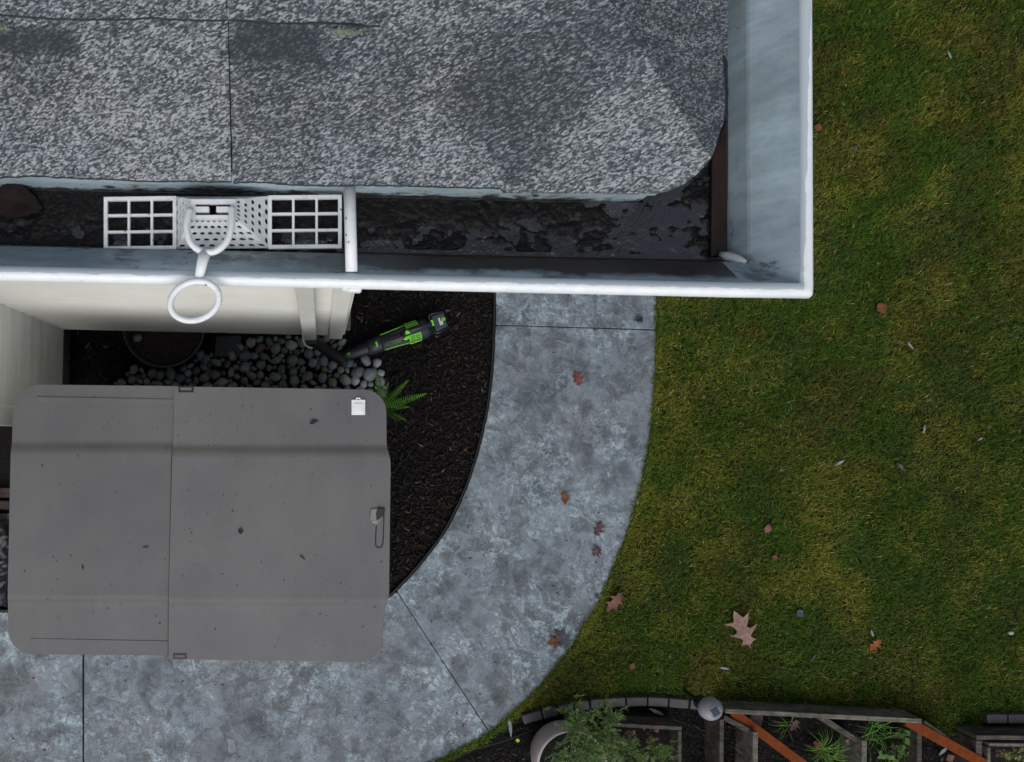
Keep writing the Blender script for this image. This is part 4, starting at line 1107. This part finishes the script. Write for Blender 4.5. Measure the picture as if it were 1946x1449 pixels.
put(717, 690, 9.5, 'pale', label='pale river rock at the right end of the rock bed, above the fern')
put(704, 711, 15, 'blue', rz=0.6, label='large oblong blue grey river rock just above the fern')
put(680, 707, 13, 'blue', rz=0.2); put(724, 709, 8, 'pale', label='small pale river rock touching the fern tip')
put(662, 691, 10, 'blue', rz=0.3); put(633, 693, 10, 'blue', rz=1.0); put(647, 703, 8.5, 'grey', rz=1.0); put(576, 702, 7.5, 'tan', rz=1.2); put(632, 728, 10, 'tan', rz=1.8)
put(675, 723, 9.5, 'pale'); put(650, 650, 8.5, 'grey', rz=.3); put(633, 659, 8, 'grey'); put(587, 673, 10, 'grey'); put(615, 686, 11, 'grey', rz=1.4)
put(595, 690, 10, 'blue'); put(557, 706, 9, 'grey'); put(612, 718, 11, 'blue', rz=1.3); put(535, 702, 11, 'grey', rz=1.5); put(603, 697, 7, 'red'); put(674, 695, 6.5, 'red')
put(465, 677, 12, 'blue', rz=0.5); put(432, 693, 8, 'red', rz=1.2); put(390, 683, 11, 'grey', rz=1.2); put(380, 676, 11, 'blue', rz=1.3); put(254, 702, 10, 'grey'); put(251, 722, 10, 'tan', rz=0.4)
put(289, 710, 10, 'tan', rz=1.4); put(304, 713, 11, 'grey', rz=1.3); put(372, 705, 10, 'red', rz=1.1); put(478, 714, 11, 'tan', rz=2.6)
rpoly = [(440, 672), (452, 655), (500, 640), (525, 641), (560, 639), (600, 640), (655, 644), (660, 668), (660, 684), (720, 683), (730, 700), (733, 765), (200, 765), (215, 733), (240, 715), (244, 690), (262, 700), (300, 708), (345, 700), (375, 682), (372, 668), (388, 664), (404, 676), (440, 688)]
sizes = [11.5] * 350 + [9.5] * 1100 + [7.8] * 1600 + [6.2] * 2200 + [4.6] * 2400
for r0 in sizes:
    px, py = rnd.uniform(200, 735), rnd.uniform(638, 762)
    r = r0 * rnd.uniform(0.92, 1.08)
    if not in_poly(np.array([px]), np.array([py]), rpoly)[0]: continue
    if any((px - a) ** 2 + (py - b) ** 2 < (0.82 * (r + c)) ** 2 for a, b, c in placed): continue
    if px < 420 and rnd.random() < 0.55 and r0 > 9: continue
    k = rnd.choices(['grey', 'blue', 'tan', 'red', 'pale'], [0.55, 0.29, 0.08, 0.045, 0.035])[0]
    rock(px, py, r, k); placed.append((px, py, r))
print('rocks', len(placed))

# ---------------------------------------------------------------- dark pot under the wall, paver, drain tube
pc = P(311, 621, 0.24)
pt = thing('plant_pot', (pc.x, pc.y, 0), 'large round slate grey pot of gravelly soil half under the wall', 'pot')
m = MB(); m.lathe([(0.0, 0.0), (0.185, 0.0), (0.225, 0.235), (0.232, 0.238), (0.232, 0.244), (0.226, 0.247), (0.221, 0.243), (0.208, 0.17), (0.20, 0.15), (0.0, 0.15)], (pc.x, pc.y, 0), 56)
m.build('pot_shell', M['pot_dark'], pt, smooth=True)
m = MB(); m.lathe([(0.0, 0.182), (0.1, 0.180), (0.206, 0.176)], (pc.x, pc.y, 0), 40); m.build('pot_soil', mat_soil('pot_gravel', (0.02, 0.015, 0.013), (0.065, 0.05, 0.045)), pt)
m = MB(); rr = random.Random(3)
for i in range(700):
    a = rr.uniform(0, 6.28); q = 0.2 * math.sqrt(rr.random()); s = rr.uniform(0.003, 0.008); m.box((pc.x + q * math.cos(a), pc.y + q * math.sin(a), 0.184), (s, s * .8, s * .7), rr.uniform(0, 3), tilt=Matrix.Rotation(rr.uniform(-.6, .6), 3, 'X'))
tag(m.build('pot_gravel', simple('gravel_chip', (0.055, 0.043, 0.038), 0.8, 0.6, 60), pt), kind='stuff')
rock(276, 651, 9, 'grey', rz=0.3, z=0.195, label='smooth stone lying on the soil inside the round dark pot')
m = MB(); m.prism([P2(a, b, 0.04) for a, b in [(410, 639), (459, 637), (455, 679), (406, 678)]], 0.0, 0.035)
tag(m.build('paver', M['paver'], bevel=0.004), 'dark square slate paver in the mulch between the pot and the rocks', 'paver')
dt = thing('drain_tube', P(640, 675, 0.0), 'black flexible drain tube running from the downspout onto the rocks', 'drain tube')
pts = spline([P(594, 646, 0.50), P(606, 655, 0.34), P(625, 669, 0.20), P(647, 683, 0.085), P(652, 690, 0.05)], 10)
m = MB(); m.tube(pts, [0.030 + 0.0025 * (i % 2) for i in range(len(pts))], 14); m.build('hose', M['plastic_black'], dt)
m = MB(); m.tube([pts[0] + Vector((-.004, .004, .03)), pts[0], pts[2]], [0.034, 0.036, 0.033], 14); m.build('collar', M['edging'], dt)

# ---------------------------------------------------------------- leaf blower
A0 = P(645, 680, 0.06); A1 = P(843, 613, 0.06); dv = A1 - A0; ang = math.atan2(dv.y, dv.x)
lb = thing('leaf_blower', (A0.x, A0.y, 0), 'black and lime green cordless leaf blower lying on the bark mulch', 'leaf blower', rz=ang)
K = dv.length / 1372.0            # local units: zoom pixels along the axis -> metres
def lp(u, v, z): return (u * K, v * K, z)
m = MB(); m.tube([lp(-10, 0, .052), lp(60, 0, .055), lp(200, 0, .058), lp(360, 0, .062), lp(372, 0, .062)], [.022, .030, .036, .041, .041], 20); m.build('nozzle', M['darker'], lb, smooth=True, local=True)
m = MB(); m.tube([lp(366, 0, .064), lp(375, 0, .064), lp(540, 0, .067), lp(545, 0, .067)], [.043, .046, .049, .047], 20); m.build('tube_collar', M['dark'], lb, smooth=True, local=True)
m = MB(); m.tube([lp(546, 0, .068), lp(560, 0, .068), lp(780, 0, .07), lp(900, 0, .072), lp(1120, 0, .072), lp(1165, 0, .07), lp(1170, 0, .07)], [.046, .050, .056, .060, .058, .046, .030], 24); hs = m.build('motor_housing', M['dark'], lb, smooth=True, local=True)
m = MB(); m.box(lp(700, 0, .124), (250 * K, 60 * K, .012)); m.build('recess', M['plastic_black'], hs, bevel=0.004, local=True)
for s in (-1, 1):
    m = MB(); m.tube([lp(560, s * 96, .094), lp(760, s * 106, .098), lp(880, s * 112, .098)], .0026, 6); m.build('accent_line', M['lime'], hs, local=True)
m = MB(); m.tube([lp(610, -62, .118), lp(780, -66, .122)], .0018, 6); m.build('accent_line', M['lime'], hs, local=True)
m = MB(); m.box(lp(740, -80, .118), (260 * K, 26 * K, .012)); m.build('side_rail', M['battery'], hs, bevel=0.004, local=True)
def grille(v0, v1, zc):
    m = MB(); u0, u1 = 885, 1030
    zf = lambda v: .072 + math.sqrt(max(0.0, .0625 ** 2 - (min(abs(v), 128) * K) ** 2)) + 0.001
    for i in range(9):
        v = v0 + (v1 - v0) * i / 8; z = zf(v); m.tube([lp(u0, v, z), lp(u1, v, z)], .0017 if 0 < i < 8 else .0026, 6)
    for u in (u0, (u0 + u1) / 2, u1):
        m.tube([lp(u, v0 + (v1 - v0) * i / 8, zf(v0 + (v1 - v0) * i / 8) + .0004) for i in range(9)], .0026 if u != (u0 + u1) / 2 else .0014, 6)
    return m.build('intake_grille', M['lime'], lb, local=True)
grille(38, 128, 0); grille(-38, -128, 0)
m = MB(); m.prism([(u * K, v * K) for u, v in [(884, 34), (1031, 34), (1031, 118), (884, 118)]], .09, .112); m.build('grille_backing', M['plastic_black'], hs, local=True)
m = MB(); m.prism([(u * K, v * K) for u, v in [(884, -34), (1031, -34), (1031, -118), (884, -118)]], .09, .112); m.build('grille_backing', M['plastic_black'], hs, local=True)
m = MB(); m.tube([lp(800, 12, .118), lp(850, 12, .150), lp(920, 12, .168), lp(1050, 12, .170), lp(1160, 12, .150), lp(1200, 12, .115)], [.012, .015, .0155, .0155, .016, .018], 14); hd = m.build('handle', M['darker'], lb, smooth=True, local=True)
m = MB(); m.box(lp(872, 6, .166), (66 * K, 46 * K, .018)); m.build('switch', M['lime'], hd, bevel=0.006, local=True)
m = MB(); m.prism([(u * K, v * K) for u, v in [(800, -52), (840, -30), (900, -30), (900, -62), (830, -74)]], .120, .138); m.build('trigger', M['lime'], hd, bevel=0.004, local=True)
m = MB(); m.box(lp(480, 0, .1165), (26 * K, 62 * K, .006)); m.build('release_button', M['lime'], lb, bevel=0.004, local=True)
m = MB()
for q in ((-8, 8), (8, -8), (9, 9), (-7, -9)): m.box(lp(120 + q[0] * 1.2, q[1] * 1.1, .0895), (12 * K, 10 * K, .003), 0.5)
m.build('emblem', M['lime'], lb, local=True)
# battery with guard frame
m = MB(); m.box(lp(1292, 8, .10), (168 * K, 212 * K, .09)); bt = m.build('battery', M['battery'], lb, bevel=0.014, seg=4, local=True)
m = MB(); m.tube([lp(1370, 105, .148), lp(1230, 128, .146), lp(1190, 118, .14), lp(1180, 60, .135), lp(1178, -50, .135), lp(1186, -112, .14), lp(1225, -122, .146), lp(1360, -96, .148)], .0055, 8); m.build('guard_frame', M['plastic_black'], lb, smooth=True, local=True)
m = MB(); m.box(lp(1200, 20, .148), (28 * K, 72 * K, .010)); m.build('release_button', M['lime'], bt, bevel=0.003, local=True)
m = MB(); m.box(lp(1292, 6, .1462), (22 * K, 92 * K, .0016)); m.box(lp(1314, -16, .1462), (18 * K, 44 * K, .0016)); m.build('label', M['label'], bt, local=True)
m = MB()
for i in range(3): m.box(lp(1326 + 16 * i, 16 + 10 * (i % 2), .1462), (10 * K, 38 * K, .0016), 0.3 - 0.3 * i)
m.build('emblem', M['lime'], bt, local=True)

# ---------------------------------------------------------------- plants
def leafy(name, quads, cols, parent):
    V = np.array(quads, np.float32).reshape(-1, 3); n = len(V) // 4
    F = np.arange(n * 4); return fast_mesh(name, V, F, np.full(n, 4), M['leafy'], np.repeat(np.array(cols), 4, 0), parent)
def frond(base, tip, arch, wid, col, parent, n=22):
    q = []; cs = []; b, t = Vector(base), Vector(tip)
    side = (t - b).cross(Vector((0, 0, 1))).normalized(); pts = []
    for i in range(n + 1):
        s = i / n; p = b.lerp(t, s); p.z += arch * math.sin(math.pi * s * 0.8) ; pts.append(p)
    for i in range(2, n):
        s = i / n; w = wid * min(1, s * 3.2) * (1 - s) ** 0.6; d = (pts[i + 1] - pts[i - 1]).normalized()
        for sg in (-1, 1):
            e = pts[i] + side * sg * w + d * w * 0.35 + Vector((0, 0, -w * 0.25)); h = (t - b).length / n * 0.42
            mm = pts[i].lerp(e, 0.4); h *= 0.62
            q += [pts[i] - d * h * 0.6, mm - d * h, e, mm + d * h]; k = rnd.uniform(0.7, 1.25); cs.append((col[0] * k, col[1] * k, col[2] * k))
    for i in range(n):
        w = 0.0018; q += [pts[i] - side * w, pts[i + 1] - side * w * .8, pts[i + 1] + side * w * .8, pts[i] + side * w]; cs.append((col[0] * 1.2, col[1] * 1.0, col[2]))
    return leafy('frond', q, cs, parent)
fb_ = P(722, 776, 0.04)
fern = thing('fern', fb_, 'bright green fern growing out beside the corner of the storage box', 'fern')
GRN = (0.075, 0.215, 0.022)
for (tx, ty, tz, ar, w, k) in [(809, 749, .26, .06, .040, 1.25), (775, 723, .24, .06, .034, 0.85), (713, 704, .24, .05, .030, 0.62), (737, 727, .20, .05, .03, 0.6), (777, 774, .14, .04, .028, 0.8),
                               (772, 800, .12, .04, .030, 0.75), (752, 799, .12, .03, .026, 0.55), (722, 716, .16, .04, .03, 0.45), (700, 800, .1, .03, .03, .6), (760, 760, .10, .03, .03, 0.45)]:
    frond(fb_, P(tx, ty, tz), ar, w, tuple(c * k for c in GRN), fern)

def feathery(center_pts, n_stem, L, nl, ll, cols, parent, name='foliage', spread=0.05):
    q = []; cs = []
    for i in range(n_stem):
        c = Vector(rnd.choice(center_pts)) + Vector((rnd.gauss(0, spread), rnd.gauss(0, spread), rnd.uniform(-.03, .03)))
        d = Vector((rnd.gauss(0, 1), rnd.gauss(0, 1), rnd.uniform(0.1, 0.9))).normalized(); b = c
        for j in range(nl):
            p = b + d * L * (j / nl); a = rnd.uniform(0, 6.28)
            e = (Vector((math.cos(a), math.sin(a), rnd.uniform(-.1, .6))) + d * 0.7).normalized() * ll * rnd.uniform(.6, 1.2); s = e.cross(Vector((0, 0, 1))).normalized() * ll * 0.055
            q += [p - s, p + e * 0.6 - s, p + e, p + s]; k = rnd.uniform(0.6, 1.35); col = cols[0] if rnd.random() < 0.85 else cols[1]; cs.append(tuple(x * k for x in col))
    return leafy(name, q, cs, parent)

# pale pot with feathery plant
pp = P(1088, 1455, 0.26); 
wp = thing('plant_pot', (pp.x, pp.y, 0), 'pale pinkish white round pot at the edge of the garden bed', 'pot')
m = MB(); m.lathe([(0.0, 0.0), (0.14, 0.0), (0.185, 0.09), (0.205, 0.18), (0.200, 0.25), (0.192, 0.262), (0.184, 0.258), (0.182, 0.20), (0.17, 0.16), (0.0, 0.16)], (pp.x, pp.y, 0), 48); m.build('pot_shell', M['pot_white'], wp, smooth=True)
m = MB(); m.lathe([(0, .205), (.182, .2)], (pp.x, pp.y, 0), 30); m.build('pot_soil', M['bedsoil'], wp)
pl = thing('potted_plant', (pp.x, pp.y, 0.2), 'feathery green plant spilling out of the pale round pot', 'plant')
cents = [P(a, b, h) for a, b, h in [(1085, 1350, .30), (1145, 1412, .36), (1158, 1442, .34), (1130, 1425, .38), (1100, 1360, .32), (1100, 1375, .34), (1085, 1400, .34), (1110, 1410, .38), (1150, 1372, .33), (1160, 1350, .30), (1148, 1395, .33), (1085, 1440, .34), (1115, 1440, .38), (1062, 1445, .3), (1135, 1435, .33)]]
feathery(cents, 300, 0.058, 26, 0.020, [(0.070, 0.130, 0.024), (0.22, 0.26, 0.16)], pl, spread=0.032)
m = MB()
for c in cents: m.tube(spline([(pp.x, pp.y, .2), Vector((pp.x, pp.y, .2)).lerp(c, .5) + Vector((0, 0, .04)), c], 4), 0.0022, 5)
m.build('stem', simple('green_stem', (0.08, 0.10, 0.04), 0.7, 0.2), pl)

def curve_leaves(base, n, L, col, parent, name='leaves', w=0.0017, up=0.38):
    q = []; cs = []
    for i in range(n):
        a = rnd.uniform(0, 6.28); l = L * rnd.uniform(0.5, 1.15); d = Vector((math.cos(a), math.sin(a), 0)); s = Vector((-d.y, d.x, 0)) * w * rnd.uniform(.6, 1.2); b = Vector(base) + Vector((rnd.gauss(0, .012), rnd.gauss(0, .012), 0)); k = rnd.uniform(.55, 1.3)
        pts = [b + d * l * t + Vector((0, 0, l * up * math.sin(min(1, t * 1.1) * math.pi * 0.75))) for t in (0, .2, .4, .6, .8, 1)]
        for j in range(5):
            f0, f1 = 1 - (j / 5) ** 3, 1 - ((j + 1) / 5) ** 3 + 0.05; q += [pts[j] - s * f0, pts[j + 1] - s * f1, pts[j + 1] + s * f1, pts[j] + s * f0]; cs.append(tuple(c * k for c in col))
    return leafy(name, q, cs, parent)
def broad_leaves(cpts, n, size, cols, parent, name='leaves', spread=0.03):
    q = []; cs = []
    for i in range(n):
        c = Vector(rnd.choice(cpts)) + Vector((rnd.gauss(0, spread), rnd.gauss(0, spread), rnd.uniform(-.02, .02))); a = rnd.uniform(0, 6.28); t = rnd.uniform(-.5, .5); s = size * rnd.uniform(.5, 1.2)
        d = Vector((math.cos(a) * math.cos(t), math.sin(a) * math.cos(t), math.sin(t))); sd = Vector((-math.sin(a), math.cos(a), rnd.uniform(-.4, .4))); col = rnd.choice(cols); k = rnd.uniform(.6, 1.3)
        q += [c - d * s * .5, c + sd * s * .36 + d * s * .1, c + d * s * .55, c - sd * s * .36 + d * s * .1]; cs.append(tuple(x * k for x in col))
    return leafy(name, q, cs, parent)

# ---------------------------------------------------------------- wooden planters
HB = 0.16
def board(parent, a, b, wpx, z0, z1, mat, name='board'):
    m = MB(); m.plank(P2(*a, z1), P2(*b, z1), wpx / 340.0, z0, z1); return m.build(name, mat, parent, bevel=0.002)
pa = thing('wooden_planter', P(1230, 1440, 0), 'small square weathered wooden planter beside the pale pot', 'planter', 'wooden planters in the garden bed')
board(pa, (1166, 1378), (1296, 1385), 7, -0.005, HB, M['wood']); board(pa, (1292, 1390), (1292, 1560), 7, -0.005, HB - .002, M['wood_v']); board(pa, (1168, 1384), (1168, 1560), 7, -0.005, HB - .002, M['wood_v'])
m = MB(); m.prism([P2(1172, 1384, .1), P2(1288, 1390, .1), P2(1288, 1560, .1), P2(1172, 1560, .1)], -0.006, 0.06); m.build('planter_soil', M['bedsoil'], pa)
p1 = thing('garden_plant', P(1210, 1430, .06), 'feathery green and reddish plant in the small square planter', 'plant', 'plants in the wooden planters')
feathery([P(a, b, .16) for a, b in [(1180, 1420), (1200, 1425), (1215, 1440), (1245, 1420), (1170, 1435), (1262, 1428)]], 110, 0.06, 20, 0.02, [(0.065, 0.125, 0.022), (0.14, 0.16, 0.07)], p1, spread=0.02)
broad_leaves([P(a, b, .12) for a, b in [(1230, 1390), (1235, 1405), (1195, 1400), (1225, 1445), (1245, 1385)]], 46, 0.035, [(0.11, 0.06, 0.04), (0.16, 0.075, 0.045), (0.07, 0.10, 0.03)], p1, spread=0.018)

pb = thing('wooden_planter', P(1560, 1420, 0), 'wide wooden planter with diagonal dividers and orange planks', 'planter', 'wooden planters in the garden bed')
board(pb, (1379, 1352), (1752, 1371), 9, -0.005, HB, M['wood_pale'])
board(pb, (1372, 1368), (1370, 1570), 8, -0.005, HB, M['wood_v']); 
board(pb, (1376, 1364), (1432, 1394), 10, -0.005, HB - .02, M['wood']); board(pb, (1436, 1392), (1434, 1570), 10, -0.005, HB + .01, M['wood_pale'])
board(pb, (1562, 1364), (1636, 1412), 10, -0.005, HB - .02, M['wood']); board(pb, (1643, 1408), (1641, 1570), 10, -0.005, HB + .01, M['wood_pale'])
board(pb, (1748, 1388), (1746, 1570), 9, -0.005, HB - .01, M['wood_v']); board(pb, (1756, 1372), (1812, 1412), 7, -0.005, HB - .015, M['wood'])
board(pb, (1392, 1353), (1560, 1478), 18, HB - .05, HB - .035, M['orange'], 'orange_plank'); board(pb, (1724, 1371), (1900, 1468), 19, HB - .02, HB - .004, M['orange'], 'orange_plank')
p2 = thing('garden_plant', P(1570, 1430, .02), 'clump of long thin green onion leaves in the wide planter', 'plant', 'plants in the wooden planters')
for (a, b, n, l) in [(1560, 1425, 46, .17), (1495, 1378, 12, .13), (1578, 1440, 26, .15)]: curve_leaves(P(a, b, .03), n, l, (0.10, 0.20, 0.03), p2)
p3 = thing('garden_plant', P(1700, 1410, .02), 'leafy green plant between the dividers and the right orange plank', 'plant', 'plants in the wooden planters')
for (a, b, n, l) in [(1655, 1380, 28, .16), (1682, 1400, 18, .13), (1640, 1400, 12, .15)]: curve_leaves(P(a, b, .03), n, l, (0.07, 0.17, 0.028), p3)
broad_leaves([P(a, b, .08) for a, b in [(1705, 1430), (1720, 1415), (1690, 1440), (1730, 1435), (1725, 1400)]], 60, 0.05, [(0.05, 0.11, 0.025), (0.08, 0.14, 0.03), (0.10, 0.10, 0.03)], p3, spread=0.025)
GB_ = 'dead leaves inside the wide planter'
leaf(1425, 1355, 1445, 1380, 0.05, OVAL, 'purple', 'round purple brown leaf at the left end of the wide planter', .3, group=GB_, wid=1.3)
leaf(1518, 1368, 1500, 1388, 0.05, OAK, 'purple', 'dark purple leaf behind the top board of the wide planter', .3, group=GB_, wid=1.2)
leaf(1605, 1404, 1622, 1420, 0.07, OAK, 'tan', 'tan leaf resting on a diagonal divider of the wide planter', .3, group=GB_, wid=1.1)
leaf(1712, 1382, 1700, 1402, 0.06, OAK, 'purple', 'purple leaf beside the leafy green plant in the wide planter', .3, group=GB_, wid=1.3)
leaf(1545, 1408, 1560, 1425, 0.05, OAK, 'brown', 'rusty leaf beside the thin onion leaves', .3, group=GB_, wid=1.1)
leaf(1800, 1432, 1808, 1449, 0.05, OVAL, 'pink', 'pinkish leaf on soil under the right orange plank', .3, wid=1.4)

pcn = thing('wooden_planter', P(1920, 1430, 0), 'grey wooden planter at the lower right corner, cut by the photo edge', 'planter', 'wooden planters in the garden bed')
board(pcn, (1856, 1402), (2100, 1404), 9, -0.005, HB - .01, M['wood']); board(pcn, (1861, 1408), (1858, 1570), 12, -0.005, HB - .012, M['wood_v'])
board(pcn, (1880, 1416), (2100, 1417), 6, -0.005, HB, M['wood_pale']); board(pcn, (1880, 1421), (1879, 1570), 6, -0.005, HB - .002, M['wood_pale'])
m = MB(); m.prism([P2(1884, 1421, .1), P2(2100, 1421, .1), P2(2100, 1570, .1), P2(1884, 1570, .1)], -0.006, 0.06); m.build('planter_soil', M['bedsoil'], pcn)
p4 = thing('garden_plant', P(1925, 1440, .06), 'low yellow green plant in the planter at the lower right corner', 'plant', 'plants in the wooden planters')
broad_leaves([P(a, b, .13) for a, b in [(1920, 1438), (1935, 1436), (1908, 1434), (1946, 1445)]], 70, 0.028, [(0.11, 0.15, 0.03), (0.16, 0.17, 0.04), (0.09, 0.05, 0.04)], p4, spread=0.018)

# edging bricks
GE = 'concrete edging bricks along the lawn'
HE = 0.055
def brick(x0, y0, x1, y1, th, label):
    a, b = P(x0, y0, HE), P(x1, y1, HE); d = (b - a); c = (a + b) / 2
    m = MB(); ln = d.length
    m.box((0, 0, HE / 2 - 0.005), (ln - 0.004, th / 330, HE + 0.01))
    o = m.build('edging_brick', M['stone'], bevel=0.006, seg=2); o.location = (c.x, c.y, 0); o.rotation_euler = (0, 0, math.atan2(d.y, d.x))
    tag(o, label, 'brick', GE)
bl = [(994, 1369, 1031, 1359, 'first edging brick at the path end of the curved row'), (1032, 1359, 1060, 1352, 'edging brick just left of the feathery plant'), (1062, 1351, 1092, 1345, 'edging brick mostly behind the feathery plant'), (1093, 1345, 1121, 1340, 'edging brick emerging right of the feathery plant'),
      (1122, 1339, 1149, 1337, 'narrow edging brick right of the feathery plant'), (1151, 1337, 1190, 1335, 'edging brick above the small square planter corner'), (1191, 1335, 1231, 1334, 'edging brick in the middle of the curved row above the planter'), (1232, 1334, 1271, 1336, 'edging brick above the long grey white leaf'), (1272, 1336, 1310, 1339, 'second edging brick from the solar light'), (1312, 1339, 1352, 1344, 'edging brick touching the solar light')]
for x0, y0, x1, y1, lab in bl: brick(x0, y0, x1, y1, 18, lab)
brick(1876, 1367, 1916, 1367, 18, 'edging brick at the right photo edge, left of the two'); brick(1917, 1367, 1957, 1367, 18, 'edging brick cut by the right edge of the photo')

# solar light
sc_ = P(1357, 1352, 0.34)
sg = thing('solar_light', (sc_.x, sc_.y, 0), 'round mauve grey solar garden light at the planter corner', 'garden light')
m = MB(); m.lathe([(0.0, 0.352), (0.028, 0.350), (0.034, 0.347), (0.050, 0.335), (0.0635, 0.312), (0.066, 0.295), (0.060, 0.285), (0.0, 0.285)], (sc_.x, sc_.y, 0), 40); cap = m.build('lamp_cap', M['solar_shell'], sg, smooth=True)
m = MB(); m.box((sc_.x, sc_.y, 0.3525), (0.042, 0.042, 0.004), 0.55); m.build('solar_panel', M['solar'], cap, bevel=0.001)
m = MB(); m.lathe([(0.029, 0.350), (0.031, 0.3525), (0.033, 0.349)], (sc_.x, sc_.y, 0), 40); m.build('panel_bezel', M['solar_shell'], cap, smooth=True)
m = MB(); m.lathe([(0.045, 0.286), (0.04, 0.20), (0.012, 0.19), (0.012, -0.02)], (sc_.x, sc_.y, 0), 24); m.build('pole', M['darker'], sg, smooth=True)

# thin black drip line across the garden bed
m = MB(); m.tube(spline([P(880, 1428, .015), P(960, 1408, .02), P(1060, 1370, .03), P(1160, 1356, .03), P(1225, 1357, .03), P(1280, 1368, .025), P(1340, 1390, .02), P(1400, 1425, .18), P(1440, 1455, .1)], 8), 0.0028, 6)
tag(m.build('drip_line', M['plastic_black'], smooth=True), 'thin black irrigation tube crossing the garden bed soil', 'tube')
# pebble and twigs
m, ax = rock_mesh(40); m.materials.append(RM['pale']); o = bpy.data.objects.new('pebble', m); SC.collection.objects.link(o); o.location = P(1921, 1203, .035); o.scale = (.014, .014, .014)
tag(o, 'small white pebble on the lawn at the right edge', 'pebble')
m = MB(); m.box(P(1939, 1396, .02), (.035, .013, .01), 0.4); tag(m.build('stone_chip', M['plastic_white'], bevel=.003), 'small white chip on soil below the right edging brick', 'stone')

# left edge: planks and black plastic sheet behind the storage box
GPk = 'old planks behind the storage box'
for i, (a, b, lab) in enumerate([(932, 18, 'upper purple brown plank behind the left side of the storage box'), (955, 16, 'lower purple brown plank behind the left side of the storage box')]):
    m = MB(); m.plank(P2(-260, a, .05), P2(60, a + 6, .05), b / 322, 0.0, 0.05 + .008 * i)
    tag(m.build('plank', mat_wood('purple_brown_plank', (0.035, 0.022, 0.022), (0.085, 0.055, 0.05)), bevel=.003), lab, 'plank', GPk)
def plastic():
    nx = 70; x = np.linspace(P2(-220, 0)[0], P2(45, 0)[0], nx); y = np.linspace(P2(0, 1150)[1], P2(0, 975)[1], nx)
    X, Y = np.meshgrid(x, y, indexing='ij'); Z = 0.02 + 0.07 * np.abs(fbm(X, Y, 7, 3, 4) - 0.5) * 2 + 0.02 * fbm(X, Y, 22, 13, 2)
    V = np.stack([X, Y, Z], -1).reshape(-1, 3); I = np.arange(nx * nx).reshape(nx, nx)
    F = np.stack([I[:-1, :-1], I[1:, :-1], I[1:, 1:], I[:-1, 1:]], -1).reshape(-1, 4)
    mm = simple('black_film', (0.010, 0.010, 0.013), 0.3, 0.2, 20, spec=0.3)
    tag(fast_mesh('plastic_sheet', V, F.ravel(), np.full(len(F), 4), mm, smooth=True), 'crumpled shiny black plastic sheet behind the storage box', 'plastic sheet')
plastic()
# dry twigs in the mulch beside the wing wall
m = MB()
for (a, b, c, d_) in [(133, 672, 128, 690), (170, 652, 162, 662), (147, 631, 149, 636), (198, 657, 199, 662)]:
    A, B = P(a, b, .03), P(c, d_, .03); m.tube([A, A.lerp(B, .5) + Vector((.004, 0, .006)), B], .0016, 5)
tag(m.build('dry_stems', simple('straw', (0.3, 0.27, 0.2), .7)), 'few pale dry stems lying on the mulch in the wall corner', 'stems', kind='stuff')
